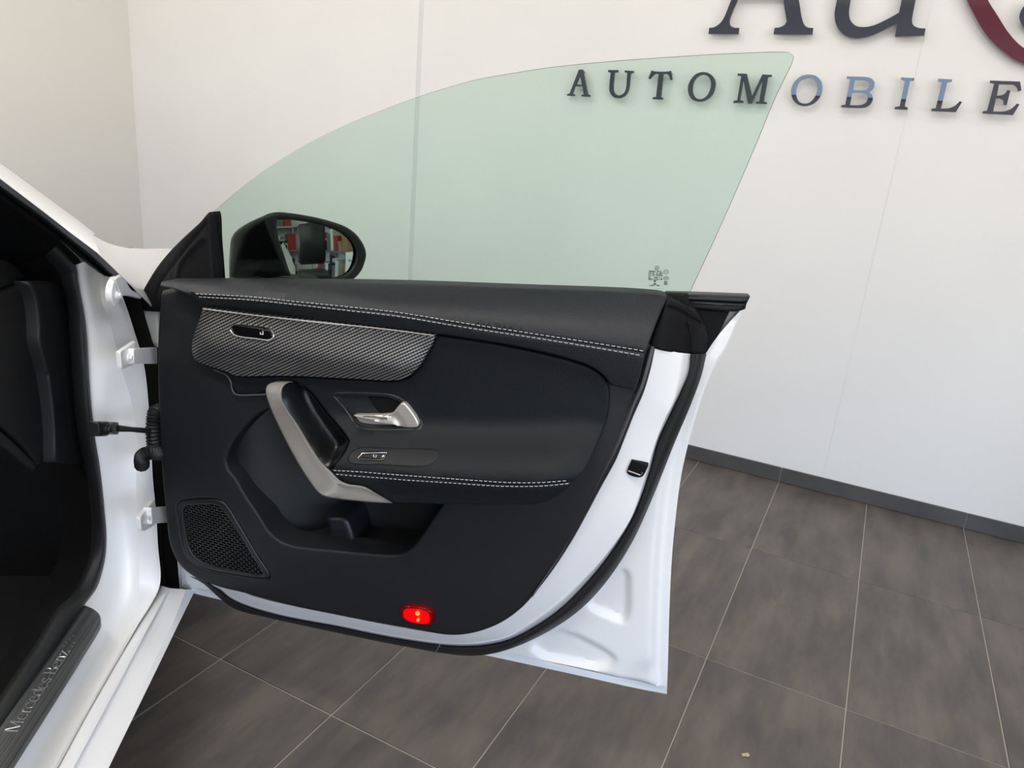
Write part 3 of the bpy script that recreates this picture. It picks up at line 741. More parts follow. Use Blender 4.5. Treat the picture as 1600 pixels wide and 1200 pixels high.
cbox('cabin_floor', -2.2, .9, .20, .24, -1.6, -.19, 'black')
cbox('bulkhead', .55, .6, .24, .8, -1.6, -.15, 'black')
cbox('dashboard_cowl', .12, .50, .24, .90, -1.55, -.24, 'black')
cbox('far_side_lining', -2.2, .6, .24, 1.30, -1.66, -1.6, 'black')
cbox('rear_bulkhead', -2.2, -2.15, .24, 1.3, -1.6, -.15, 'black')
cbox('underbody', -2.2, 1.5, .15, .20, -1.62, -.09, 'black')  # unseen underside panel, added to block light beneath the car
cbox('roof', -2.0, -.75, 1.38, 1.42, -1.42, -.32, 'paint')  # plain roof panel out of view, added to shade the cabin
mb = loft(BF, [sl([(a, b) for a, b in E1], -.176), sl([(a - 14, b + 4) for a, b in E1], -.21), sl([(a - 60, b + 20) for a, b in E1], -.33)], 80, 3, True)
part(mb, 'sill_carpet', 'black')

# ================================================================== the open door: part of the car, its pieces are sub-parts
SI = [(318,905),(335,917),(343,921),(360,935),(387,947.5),(442,963),(525,978.5),(607,995.5),(687,1007.5),(720,1009.5),(756,1008),(795,999.5),(834,980),(876,950.5),(918,908.5),(957,859.5),(990,804.5),(1014,739.5),(1028,688),(1046,649),(1064,611),(1076,582),(1079,553)]
SO = [(296,900),(319,913),(332,924.5),(346,937),(368,952),(418,965),(497,982.5),(590,1002),(680,1019),(720,1024),(756,1023.5),(795,1014.5),(844,993.5),(892,964),(925,935),(957,896),(990,843),(1022,772),(1035,740),(1055,690),(1078,636),(1096,587),(1104,553)]
CRS = [(322,907),(338,917),(346,920.5),(363,933),(390,944.5),(443,960),(526,975.5),(608,991.5),(688,1003.5),(718,1005),(750,1003),(795,992.5),(840,963),(876,935),(906,907),(941,872),(983,814),(1003,756),(1024,690),(1036,657),(1045,640),(1052,600),(1060,551)]
TB = [(325,898),(345,908),(355,914),(372,921),(392,930),(445,944),(528,961),(610,977),(688,990),(712,991),(742,987),(776,973),(812,949),(832,928),(856,897),(888,850),(910,808),(936,764),(962,715),(980,668),(999,622),(1010,588),(1022,543)]
TM = [(a*.5+b*.5, c*.5+d*.5) for (a, c), (b, d) in zip(TB, CRS)]
EDGE = [(280,921),(302,927),(346,937.5),(560,985),(757,1023.5),(827,1038.5),(925,1060),(990,1074.5),(1042,1084.5),(1043.8,1032),(1045.5,967),(1050,870),(1058,789),(1065,740),(1075,695),(1082.5,667.5),(1096,622),(1114,577),(1134,546),(1159.5,487)]
mb = MB()
m2 = loft(DF, [sl(TB, .106), sl(TM, .097), sl(CRS, .086)], 150, 5, False); mb.add(m2.V, m2.F, m2.uv)
m2 = loft(DF, [sl(CRS, .086), sl([(a*.6+b*.4, c*.6+d*.4) for (a, c), (b, d) in zip(CRS, SI)], .083), sl(SI, .060)], 150, 4, False); mb.add(m2.V, m2.F, m2.uv)
# inner sheet between seal and skin edge: steps down to the hem flange; two pressed recesses and a lower corner pocket
eo = A3([DF.uv(x, y, .012) for x, y in resample_open(crom(A3(EDGE[4:]), 6, False), 3)])
eo2 = eo
R1 = A3([DF.uv(x, y, .03) for x, y in smooth_closed([(974,888),(983,896),(984,910),(982,962),(974,971),(950,962),(922,948.5),(917,940),(930,925)], 6, 60)])
R2 = A3([DF.uv(x, y, .03) for x, y in smooth_closed([(880,984.5),(955,1020),(963,1029),(958,1037),(944,1042),(850,1025),(830,1013),(832,1001),(850,992)], 6, 60)])
def inner_h(u, v, d):
    Q = np.c_[u, v]; w = np.zeros(len(u))
    de = dist_poly(Q, eo, False)
    bot = np.clip((1083 - 900) and 0, 0, 1)
    w -= .020 * (1 - sstep(.017, .034, de))
    w += .0018 * np.exp(-((de - .006) / .003) ** 2)
    for R_ in (R1, R2):
        s = np.where(inside(Q, R_), 1, -1) * dist_poly(Q, R_)
        w -= .010 * sstep(-.004, .009, s)
    c = DF.uv(1026, 1068, .012); dc = np.hypot(u - c[0], v - c[1])
    w -= .008 * sstep(.030, .075, -dc + .105) * sstep(.02, .034, de)
    for (px, py) in ((936,942),(967,954),(875,1000),(905,1012),(947,1029)):
        c = DF.uv(px, py, .03); w += .0022 * np.exp(-((u - c[0]) ** 2 + (v - c[1]) ** 2) / .0035 ** 2)
    for (px, py) in ((1047,900),(1041,970),(1055,800),(1065,738)):
        c = DF.uv(px, py, .012); w += .0018 * np.exp(-((u - c[0]) ** 2 + (v - c[1]) ** 2) / .003 ** 2)
    return w
seal_side = [(1110,545),(1096,570),(1084,606),(1066,650),(1046,700),(1026,745),(1010,788),(984,840),(953,888),(922,926),(890,956),(842,986),(795,1006),(757,1017)]
mb2 = relief(DF, EDGE[4:] + seal_side, lambda u, v: .034 + 0 * u, 0, .030, .006, .0065, hf=inner_h, ang=35)
mb.add(mb2.V, mb2.F, mb2.uv)
# front lower corner and front edge of the shell
mb2 = relief(DF, [(279,872),(283,880),(300,899),(322,911),(345,925),(352,939),(302,927.5),(280.5,921.5)], .020, .002, .02, .006, hf=lambda u, v, d: -.006 * (1 - sstep(.008, .014, d)), ang=35)
mb.add(mb2.V, mb2.F, mb2.uv)
mb2 = relief(DF, [(222.5,485),(246,485),(248,545),(239,541)], .030, .003, .03, .01, ang=35); mb.add(mb2.V, mb2.F, mb2.uv)
# outer skin, bulging away from the cabin
so = [(281,921.5)] + EDGE[1:] + [(1172,464),(700,446),(330,440),(252,470),(262,560),(268,760)]
def skin(u, v): return -.002 - .055 * np.sin(math.pi * np.clip((v - .25) / .78, 0, 1)) ** .8 * sstep(-.02, .12, u) * 1.0
mb2 = relief(DF, so, lambda u, v: -.001 + 0 * u, 0, 0, .02, .04, hf=lambda u, v, d: -.055 * sstep(0, .12, d), ang=35)
mb.add(mb2.V, [f[::-1] for f in mb2.F], mb2.uv)
door = part(mb, 'front_door', 'paint', angle=38, origin=DF.xyz(0, .25, 0))
tag(door, 'white front door swung open, black trimmed inside')
def dp(mb, name, m, **kw): return part(mb, name, m, door, **kw)

# rubber seal running round the door
rows = []
for t in np.linspace(0, 1, 9):
    rows.append([(a*(1-t)+b*t, c*(1-t)+d*t, .058 + (.040-.058)*t + .024*math.sin(math.pi*t)**.7) for (a, c), (b, d) in zip(SI, SO)])
rows = [[(a - .2, b - .5, .045) for a, b, c in rows[0]]] + rows + [[(a, b, .03) for a, b, c in rows[-1]]]
half = 8
dp(loft(DF, [r[:half + 1] for r in rows], 90, 1, False, cross=False), 'door_seal', 'rubber')
dp(loft(DF, [[(r[half][0] + 1.2, r[half][1] + .2, r[half][2])] + r[half + 1:] for r in rows], 200, 1, False, cross=False), 'door_seal', 'rubber')

# latch in the rear edge
mb = relief(DF, [(987,719),(1003,724.5),(1013,728.5),(1003,745.5),(992,745.5),(980,740),(980,736)], .101, .001, .02, .004, ang=70)
dp(mb, 'door_latch', 'black')
mb = MB().tube([DF.pt(981.5, 735.5, .1025), DF.pt(1000.5, 742.5, .1025)], .0012, 6).tube([DF.pt(1000.5, 742.5, .1025), DF.pt(1004, 738, .1025)], .0012, 6)
dp(mb, 'latch_claw', 'steel')

# ---- trim
def seg_line(pts, w):
    q = A3([DF.uv(x, y, w) for x, y in pts]); return np.polyfit(q[:, 0], q[:, 1], 2)
PST = seg_line([(306,461.5),(395,466.5),(470,474.5),(620,491),(725,508),(850,527),(1000,551.5)], .155)
PTP = seg_line([(250,440.5),(445,441),(620,443),(800,449.5),(1000,457.5)], .095)
PAR = seg_line([(530,738),(600,748.5),(700,750),(800,757),(892,753)], .205)
def belt_w(u, v):
    vs, vt = np.polyval(PST, u), np.polyval(PTP, u); t = (v - vs) / np.maximum(vt - vs, .02)
    k = .55 + .45 * sstep(.0, .30, u)
    up = .118 + .040 * k - .060 * k * np.clip(t, 0, 1.3) ** 1.9
    dn = .118 + .040 * k - .018 * k * np.clip(-t, 0, 2) ** 1.2
    return np.where(t > 0, up, dn)
def trim_w(u, v):
    return .112 + .016 * np.sin(math.pi * np.clip((v - .34) / .6, 0, 1)) * sstep(.03, .2, u) 
TRIM = [(249,455),(244,520),(243.5,600),(247,680),(250,740),(256,800),(262,850),(275,880),(294,899),(321,913),(343,920.5),(387,931),(470,952.5),(552,968.5),(635,983.5),(690,994.5),(715,995.5),(746,990.5),(782,976.5),(815,953),(834,932),(860,899),(892,850.5),(912,815),(938,766),(962,722),(975,690),(990,652),(1005,617.5),(1015,585),(1024,546),(1016,538),(900,520),(600,470),(400,452),(300,447)]
POCKET = [(417.5,640),(401,650),(380.5,670),(365,690),(357,706),(353.5,717),(356,733),(368,748),(379,768),(404,806),(420,831),(437,846),(456,853.5),(525,861.5),(607,868),(627,866.5),(643,857),(662.5,831),(678,808),(691,790),(600,780),(520,770),(480,740),(455,690),(440,650)]
CUP = [(446,601),(452,597.5),(460,597.5),(470,602),(486,616),(511,648),(536,678),(544.5,690),(541,700),(531,716),(521,728),(514,732),(502,722),(478,690),(458,660),(445,633),(441,612)]
GR = [(276,793),(281,784),(299,780.7),(338,781),(352,788),(374,822),(404,872),(421,899),(420,905),(404,905),(360,898),(319,888.5),(299.5,877.5),(288.5,862),(280,822)]
trim = relief(DF, TRIM, trim_w, .010, .05, .006, .016, holes=[POCKET, CUP, [(x, y) for x, y in GR]], hole_edge=.006)
dp(trim, 'door_trim_panel', 'trim', angle=60)

# roll along the rear edge of the trim
rl = [(1014,541),(1006,567),(999,594),(991,613),(981,642),(961,690),(946,722),(930,756),(905,806),(885,846),(855,893),(836,922)]
ro = [(1026,541),(1016,585),(1007,614),(992,650),(977,688),(964,720),(940,765),(914,813),(894,850),(868,889),(845,918),(830,938)]
rows = []
for t in np.linspace(0, 1, 7):
    rows.append([(a*(1-t)+b*t, c*(1-t)+d*t, .118 + .014*math.sin(math.pi*min(1, t*1.15)) - .030*t*t) for (a, c), (b, d) in zip(rl, ro)])
dp(loft(DF, rows, 120, 1, False, cross=False), 'trim_edge_roll', 'edge')

# ---- padded belt section with twin stitching
BELT = [(250,441),(300,440.2),(400,441),(500,441.5),(620,443.5),(800,450),(1000,458),(1036,462.5),(1042.5,467),(1033,487),(1024,510),(1015,534),(1006,562),(1000,585),(992.5,611),(974,607),(953,602.5),(951,599),(944,589),(925,575),(900,565),(860,554),(800,541),(740,531),(680,522),(620,514.5),(520,503.5),(395,490.5),(318,482),(314,476),(302,466),(289,459.5),(270,452),(248.5,447.5)]
seam = [(306,461.5),(395,466.7),(470,474.6),(545,482.5),(620,491),(725,508.2),(850,527.2),(925,539.5),(1000,551.7),(1006,552.8)]
mb = relief(DF, BELT, belt_w, .004, .04, .005, .008, grooves=[(seam, .0035, .0022)], ang=45)
dp(mb, 'padded_belt_trim', 'leather', angle=60)
def stitches(name, pts, wf, dash=.0052, gap=.0028, rad=.00075, lift=.0004):
    q = crom(A3(pts, float), 10, False); q = A3([DF.uvf(x, y, wf) for x, y in q]); d = np.r_[0, np.cumsum(np.linalg.norm(np.diff(q, axis=0), axis=1))]
    mb = MB(); s = 0
    while s + dash < d[-1]:
        P = []
        for k, lf in ((0, -.0006), (.5, lift), (1, -.0006)):
            t = s + dash * k; u, v = np.interp(t, d, q[:, 0]), np.interp(t, d, q[:, 1])
            P.append(DF.xyz(u, v, float(wf(A3([u]), A3([v]))[0]) + lf))
        mb.tube(P, rad, 5); s += dash + gap
    o = dp(mb, name, 'thread'); tag(o, kind='stuff'); return o
stitches('belt_stitching', [(306,459),(395,464),(470,472),(545,479.6),(620,488),(725,505),(850,524),(1000,547.5),(1007,549)], belt_w)
stitches('belt_stitching', [(311,464),(395,469),(470,477),(545,485.4),(620,494),(725,511.3),(850,530.2),(1000,555.3),(1005,556.5)], belt_w)

# ---- woven metal decor panel
DEC = [(316,480.5),(395,490.5),(520,503.5),(620,514.5),(680,522.5),(675,538),(667,552),(659,567),(650,578),(640,587),(630,592.5),(615,595),(545,592),(445,587.5),(365,587),(355,582),(332,574.5),(310,566),(302,559),(299,545),(300,532),(306,513),(312,497)]
def dec_w(u, v): return .131 + .012 * sstep(.10, .20, u) + 0 * v
def dec_h(u, v, d):
    vs = np.polyval(PST, u); q = (vs - v)
    return .010 * np.clip(np.sin(math.pi * np.clip((q - .02) / .095, 0, 1) ** 2.0), 0, 1) * sstep(0, .02, d)
def dec_f(u, v): return dec_w(u, v) + dec_h(u, v, 1.0)
SWB = [(362,513.5),(366,508.5),(372,507),(395,509),(416,511.5),(424,515),(428.5,521),(428,527),(423,530.5),(400,528.5),(376,525.5),(367,522)]
mb = relief(DF, DEC, dec_w, .002, .02, .006, .010, hf=dec_h, ang=50)
dp(mb, 'woven_decor_panel', 'decor', angle=60)
P = [(319,482.8),(395,492.3),(520,505.3),(620,516.2),(679,524)]
q = [DF.uvf(x, y, dec_w) for x, y in crom(A3(P, float), 10, False)]
dp(MB().tube([DF.xyz(u, v, float(dec_w(A3([u]), A3([v]))[0]) + .0015) for u, v in q], .0014, 6), 'decor_edge_strip', 'chrome')
def ring_tube(pts, w, rad, n=6):
    q = [DF.uvf(x, y, w) for x, y in smooth_closed(pts, 8, 200)]; P = [DF.xyz(u, v, float(w(A3([u]), A3([v]))[0]) + .003) for u, v in q]; P.append(P[0]); return MB().tube(P, rad, n, cap=False)
dp(relief(DF, SWB, lambda u, v: dec_f(u, v) + .0025, .001, .012, .004, ang=200), 'seat_switch', 'gloss')
dp(ring_tube(SWB, dec_f, .0013), 'switch_surround', 'chrome')
mb = MB()
for a, b, c, d in ((408,521.5,412.5,522), (412,516.5,412.5,522), (408,518.5,408.3,521.5)):
    e = [DF.uvf(x, y, dec_f) for x, y in ((a, b), (c, d))]; mb.tube([DF.xyz(u, v, float(dec_f(A3([u]), A3([v]))[0]) + .0028) for u, v in e], .0007, 5)
dp(mb, 'switch_symbol', 'whiteprint')

# ---- concave insert swelling into the armrest
INS = [(320,568),(334,575.5),(354,583.5),(365,587.5),(445,588.5),(545,593),(615,596),(631,593.5),(641,588),(651,579),(660,568),(668,553),(676,539),(681,524),(740,532),(800,542.5),(860,555.5),(900,566.5),(925,576.5),(940,587),(949,599),(952.5,620),(949,652),(935,690),(914,735),(900,752),(890,763),(868,778),(847,786.5),(820,789),(760,789.5),(691,788.5),(640,787),(612,785.5),(587,771),(569.5,761),(542,756),(530,750),(519,737),(522,728),(533,714.5),(541,701),(545,690),(537,677),(512,647),(486,614),(468,600),(455,596),(440,596),(415,612),(400,616.5),(367,616),(362.5,608),(361,597),(354,586),(336,579)]
def ins_w(u, v):
    va = np.polyval(PAR, np.clip(u, .28, .80)); t = v - va
    k = sstep(.93, .74, u) * sstep(.22, .33, u)
    a = np.where(t > 0, sstep(.075, .0, t), 1 - .16 * sstep(0, -.045, t))
    return .130 + k * .066 * a + .006 * sstep(.10, .24, t) 
NB = [(516.5,617),(521,613.5),(540,612.2),(588,613.3),(612,616),(627,622),(638,631),(650,646),(661.5,661),(662,668),(655,673),(640,674),(565,671.5),(554,666),(540,648),(527,630)]
NBI = [(524,619.5),(545,618.5),(588,619.2),(608,621.5),(622,627),(632,635),(645,651),(655,664),(652,668),(640,668.5),(565,666.5),(558,662),(546,646),(533,630)]
ins = relief(DF, INS, ins_w, .004, .03, .006, .009, holes=[NBI], hole_edge=.0, ang=48,
    grooves=[([(516,735),(530,738),(565,741),(633,746),(700,751),(795,758),(870,756),(891,752.5)], .003, .0016)])
dp(ins, 'armrest_insert', 'leather2', angle=60)
stitches('armrest_stitching', [(521,735),(565,737.5),(600,740.5),(633,743),(700,747.8),(760,752),(795,754),(845,754),(892,750.5)], ins_w, .0048, .0026)
stitches('armrest_stitching', [(525,741),(565,744.5),(610,748),(633,750),(700,754.3),(760,758.5),(795,760),(845,759.5),(889,755.5)], ins_w, .0048, .0026)
q = [(417,616.3),(400,617),(372,617),(366,614.5),(362.3,607),(360.5,596),(353,586),(334,577.5)]
dp(MB().tube([DF.pt(x, y, .132) for x, y in crom(A3(q, float), 8, False)], .0013, 6), 'insert_piping', 'edge')

# switch plate on the armrest and window switch
SPL = [(540.5,718),(549,706),(561,699.3),(610,699.8),(677,701.7),(686,704.5),(687,710),(681,720),(673,726.5),(662,729.5),(600,727.5),(547,724.5)]
dp(relief(DF, SPL, lambda u, v: ins_w(u, v) + .0012, .002, .006, .005, .008, ang=60), 'switch_plate', 'swplate', angle=60)
WSB = [(560.5,714.5),(567.5,706.7),(586,705.8),(606,705.8),(600,716.8),(580,717)]
dp(relief(DF, WSB, lambda u, v: ins_w(u, v) + .003, .002, .006, .004, ang=35), 'window_switch', 'gloss')
P = [(560.5,714.5),(567.5,706.7),(606,705.6),(599.5,716.8),(563,716.6),(560.5,714.5)]
q = [DF.uvf(x, y, ins_w) for x, y in P]; dp(MB().tube([DF.xyz(u, v, float(ins_w(A3([u]), A3([v]))[0]) + .0036) for u, v in q], .0007, 5), 'switch_surround', 'chrome')
mb = MB()
for a, b, c, d in ((584.5,711,586.5,713), (589.5,709.5,588.5,713.5), (584.5,711,585.5,708.8)):
    e = [DF.uvf(x, y, ins_w) for x, y in ((a, b), (c, d))]; mb.tube([DF.xyz(u, v, float(ins_w(A3([u]), A3([v]))[0]) + .0036) for u, v in e], .0006, 4)
dp(mb, 'switch_symbol', 'whiteprint')

# inside release: bezel, recess and lever
mb = relief(DF, NB, lambda u, v: ins_w(u, v) + .001, .003, .012, .005, .008, holes=[NBI], hole_edge=.003, ang=48)
dp(mb, 'release_bezel', 'satin')
def bowl(d, depth, wid): return -depth * sstep(0, wid, d)
mb = relief(DF, NBI, lambda u, v: ins_w(u, v) - .001, 0, .0, .005, .006, hf=lambda u, v, d: -.034 * sstep(0, .006, d) + .026 * sstep(.16, .0, u - DF.uv(524, 620, .13)[0]) * sstep(0, .01, d), ang=48)
dp(mb, 'release_recess', 'cavity', angle=70)
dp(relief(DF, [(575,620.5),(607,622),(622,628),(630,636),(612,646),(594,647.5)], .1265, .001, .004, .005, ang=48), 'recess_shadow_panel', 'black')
LEV = [(550.5,650.5),(553,649.5),(580,649),(606,647.6),(612,646),(618,640),(625.5,631),(629,628.8),(633,629.5),(642,639),(651,652),(655,662.5),(653,667),(645,668),(600,667),(565,666.3),(558,662.5)]
lc = A3(DF.uv(615, 655, .14))
def lev_h(u, v, d):
    top = A3([DF.uv(x, y, .14) for x, y in ((550,651.5),(580,651),(608,650),(617,652),(624,660),(627,668))])
    dd = dist_poly(np.c_[u, v], top, False); left = (u < np.interp(v, top[::-1, 1][np.argsort(top[::-1, 1])], top[::-1, 0][np.argsort(top[::-1, 1])]))
    below = left & (v < np.interp(u, top[:, 0], top[:, 1]))
    return np.where(below, -.007 * sstep(0, .003, dd), .003 * sstep(0, .012, dd))
dp(relief(DF, LEV, .136, .003, .008, .0025, .0022, hf=lev_h, ang=60), 'release_lever', 'silver', angle=60)

# grip: bowl behind the pull handle and the satin pull handle itself
mb = relief(DF, CUP, .128, 0, .0, .005, .006, hf=lambda u, v, d: -.040 * sstep(0, .022, d), ang=60)
dp(mb, 'grip_bowl', 'satin2', angle=70)
HO = [(457,596),(448,594.6),(430,596),(418.5,601.5),(415.5,607.5),(416.5,618),(425.5,643),(443.5,681),(461.5,715),(484,751),(497.5,768.5),(507,774.8),(531,779.2),(565,783),(590,785),(613,786.2)]
HI = [(459,597.5),(453,597.5),(446,601),(441.5,607),(440.5,613),(441,623),(448,638.5),(466,665.5),(484,695),(502,722),(518,737.5),(531,750.5),(543,756),(569.5,760.5),(588,771),(613,785.4)]
sp = np.linspace(0, 1, len(HO)); wz = .140 + .062 * np.clip(np.sin(math.pi * np.clip(sp * 1.02, 0, 1)), 0, 1) ** .6
wz = A3([.138,.142,.150,.158,.163,.168,.176,.184,.190,.197,.203,.206,.206,.204,.200,.194])
rows = []
for t, dw in ((-.03, -.03), (0, -.006), (.02, -.001), (.06, .0), (.75, .001), (.86, .004), (.93, .004), (.98, .001), (1.0, -.004), (1.01, -.022)):
    rows.append([(a*(1-t)+b*t, c*(1-t)+d*t, float(w) + dw - (1 - t) * (.018 if i < 8 else .004)) for i, ((a, c), (b, d), w) in enumerate(zip(HO, HI, wz))])
dp(loft(DF, rows, 110, 2, False, cross=False), 'pull_handle', 'silver', angle=50)

# door pocket
back = lambda u, v: .060 + 0 * u
PB = A3([DF.uvf(x, y, trim_w) for x, y in smooth_closed(POCKET, 8)]); PB = corner_keep(PB, .008)
mb = MB(); n = len(PB); wv = trim_w(PB[:, 0], PB[:, 1]) - .004
cu, cv = PB.mean(0)
rings = []
for t in np.linspace(0, 1, 7):
    sh = 1 + .02 * math.sin(math.pi * t)
    dv = -.020 * math.sin(math.pi * t * .8) * sstep(.62, .50, PB[:, 1])
    rings.append(DF.xyz(cu + (PB[:, 0] - cu) * sh, cv + (PB[:, 1] - cv) * sh + dv, wv * (1 - t) + .000 * t))
G = A3([np.vstack([r, r[:1]]) for r in rings]); g = gridmesh(G, True); mb.add(g.V, g.F, g.uv)
def pk_h(u, v, d): return .035 * sstep(.30, .16, u) * sstep(.50, .66, v)
g = relief(DF, [(350,635),(440,600),(700,760),(720,800),(680,880),(430,880),(340,740)], .002, 0, 0, .01, .012, hf=lambda u, v, d: .092 * sstep(.37, .20, u) * sstep(.83, .79, v + .12 * (u - .2))); mb.add(g.V, g.F, g.uv)
dp(mb, 'door_pocket', 'cavity', angle=60)
mb = relief(DF, [(507,811),(522,809.5),(541,812),(548,826),(553,842),(556,860),(516,860),(512,842),(513,828)], .080, .010, .07, .006, ang=60)
dp(mb, 'bottle_divider', 'cavity2', angle=70)

# speaker grille: frame, slotted plate, dark cone behind
def inset(poly, k):
    c = A3(poly).mean(0); return [(c[0] + (x - c[0]) * k, c[1] + (y - c[1]) * k) for x, y in poly]
GRI = [(286,797),(290,791.5),(303,789.5),(336,790),(346,795.5),(365,823),(394,871),(410,897),(402,898.5),(362,891.5),(323,882),(305,871.5),(296,858),(288,825)]
dp(relief(DF, GR, lambda u, v: trim_w(u, v) - .001, .004, .02, .005, .008, holes=[GRI], hole_edge=.003, ang=60), 'speaker_frame', 'satin')
gi = A3([DF.uvf(x, y, trim_w) for x, y in smooth_closed(GRI, 6, 60)])
ex = A3(DF.uv(404, 890, .115)) - A3(DF.uv(300, 866, .115)); ex /= np.linalg.norm(ex); ey = A3([-ex[1], ex[0]])
c0 = gi.mean(0); mb = MB(); PX, PY = .0112, .0052; HX, HY = .0042, .0017
cells = []
for j in range(-20, 21):
    for i in range(-16, 17):
        c = c0 + ex * ((i + (j % 2) * .5) * PX) + ey * (j * PY); cells.append(c)
cells = A3(cells); okc = inside(cells, gi) & (dist_poly(cells, gi) > .0035)
def gw(p): return float(trim_w(A3([p[0]]), A3([p[1]]))[0]) - .004
for c in cells[(inside(cells, gi)) | (dist_poly(cells, gi) < .008)]:
    o_ = [c + ex * a * PX / 2 + ey * b * PY / 2 for a, b in ((-1, -1), (1, -1), (1, 1), (-1, 1))]
    i_ = [c + ex * a * HX + ey * b * HY for a, b in ((-1, -1), (1, -1), (1, 1), (-1, 1))]
    w = gw(c); V = [DF.xyz(*p, w) for p in o_] + [DF.xyz(*p, w + .0004) for p in i_] + [DF.xyz(*p, w - .006) for p in i_]
    F = [(k, (k + 1) % 4, 4 + (k + 1) % 4, 4 + k) for k in range(4)] + [(4 + k, 4 + (k + 1) % 4, 8 + (k + 1) % 4, 8 + k) for k in range(4)]
    mb.add(V, F)
dp(mb, 'speaker_grille', 'satin', smooth=False)
dp(relief(DF, GR, lambda u, v: trim_w(u, v) - .016, 0, 0, .01, .03, ang=60), 'speaker_cone', 'black')

# red door warning lamp
LP = [(624.5,953),(629,948.8),(640,948),(655,949.5),(668,952.5),(675,957.5),(676.8,965),(676,974),(671,977.3),(655,977),(640,974),(629,968.5),(624.8,962)]
dp(relief(DF, inset(LP, .78), lambda u, v: trim_w(u, v) + .0005, 0, .004, .004, ang=200), 'lamp_reflector', 'reflector')
c = DF.pt(652, 959, .119 + .003); c2 = DF.pt(653, 969, .119 + .003)
mb = MB()
for cc, rr in ((c, .0042), (c2, .0028)):
    mb.tube([cc - WD * .002, cc, cc + WD * .0015, cc + WD * .002], [rr, rr, rr * .7, rr * .2], 10)
dp(mb, 'lamp_bulb', 'bulb')
dp(relief(DF, LP, lambda u, v: trim_w(u, v) + .008, .006, .010, .004, ang=200), 'warning_lamp_lens', 'lens', angle=70)

# ---- rear end cap, belt moulding, window seal
CAP = [(1042,467),(1056,471.5),(1073,479),(1087,487.5),(1098,503),(1103,516),(1105.5,530),(1102,556.5),(1078,556.5),(1060,553.5),(1025,546.5),(1014,541),(1018,528),(1024,511),(1033,489)]
def cap_w(u, v): return .108 - .055 * sstep(.895, .965, u)
mb = relief(DF, CAP, cap_w, .005, .06, .005, .006, ang=60, grooves=[([(1044,481),(1060,487),(1078,498),(1097,507)], .004, .004), ([(1072,510),(1075,530),(1077,555)], .004, .004), ([(1074,480),(1072,495),(1073,512)], .003, .002)])
dp(mb, 'belt_end_cap', 'rubber2', angle=60)
mb = relief(DF, [(1040,459.5),(1100,461.2),(1172.5,464),(1168,474),(1165,483.5),(1152,487.5),(1110,485.5),(1050,480)], .026, .004, .03, .006, ang=50, grooves=[([(1060,471),(1110,473),(1167,476)], .0045, .004)])
dp(mb, 'belt_moulding', 'gloss2')
mb = relief(DF, [(1070,482),(1110,485),(1140,487.5),(1128,512),(1115,538),(1106,553),(1098,560),(1080,555)], .018, .002, .03, .006, ang=50)
dp(mb, 'rear_corner_seal', 'black')
mb = relief(DF, [(326,438.5),(620,440.5),(800,446.5),(1000,454.5),(1042,459.5),(1075,461.5),(1078,482),(1000,480),(620,470),(326,465)], .070, .001, .02, .01, .02, ang=50)
dp(mb, 'window_slot_seal', 'black')

# ---- mirror triangle
SAIL = [(324.5,331.5),(321,335),(312,346),(297,360),(281,375),(263,393.5),(245,415.5),(229.5,440),(220.5,458),(219,478),(223,486.5),(250,488),(300,480),(334,460),(333.5,439),(328.5,375),(326.5,337)]
mb = relief(DF, SAIL, lambda u, v: .045 + .035 * sstep(.0, .12, u), .005, .03, .006, .010, ang=50, grooves=[([(276,455),(276,438),(281,413),(295,393),(315,372)], .006, -.0035), ([(240,487),(242,470),(250,445),(270,415),(300,378),(322,350)], .004, .002)])
dp(mb, 'mirror_triangle', 'rubber2', angle=60)

# ---- side glass (leaning inwards) with its printed stamp
GL_ = [(326,339),(340,325.3),(372.5,297.5),(410,268.8),(447.5,243.8),(485,222.3),(522.5,203.8),(560,187.5),(610,167.8),(660,149.6),(700,137.2),(740,126),(800,115.3),(860,106),(955,96.5),(1045,90),(1137,84.6),(1228,82),(1236,83.5),(1240.5,88),(1240,93.5),(1211.5,153),(1184,220),(1130,345),(1076,461),(1064,486),(1030,492),(700,470),(400,462),(330,460)]
gl = relief(GF, GL_, lambda u, v: -.018 * (1 - ((v - .18) / .2) ** 2), 0, 0, .008, .03, ang=50)
nV = len(gl.V); Vg = A3(gl.V)
V2 = np.vstack([Vg, Vg - GF.W * .0048]); F2 = list(gl.F) + [[i + nV for i in f[::-1]] for f in gl.F]
ec = {(a, b) for f in gl.F for a, b in zip(f, f[1:] + f[:1])}
rim = [[b, a, a + nV, b + nV] for a, b in ec if (b, a) not in ec]
me = mk('side_window', V2, F2 + rim, None, door, mats=[M['glass'], M['gedge']], fm=[0] * len(F2) + [1] * len(rim), angle=30)
tag(me, 'frameless green tinted side window glass')
mb = MB()
def gp(x, y):
    u, v = GF.uv(x, y, -.012)
    for _ in range(3):
        w = -.018 * (1 - ((v - .18) / .2) ** 2); u, v = GF.uv(x, y, w)
    return GF.xyz(u, v, w + .0004)
def gline(pts, r=.00035): mb.tube([gp(*p) for p in pts], r, 4)
def gcirc(x, y, rx, ry, r=.0003): gline([(x + rx * math.cos(a), y + ry * math.sin(a)) for a in np.linspace(0, 2 * math.pi, 17)], r)
gcirc(1026.4, 418.5, 3.2, 2.9, .00035); gline([(1026.4, 418.5), (1026.4, 415.8)]); gline([(1026.4, 418.5), (1024, 420.2)]); gline([(1026.4, 418.5), (1028.8, 420.2)])
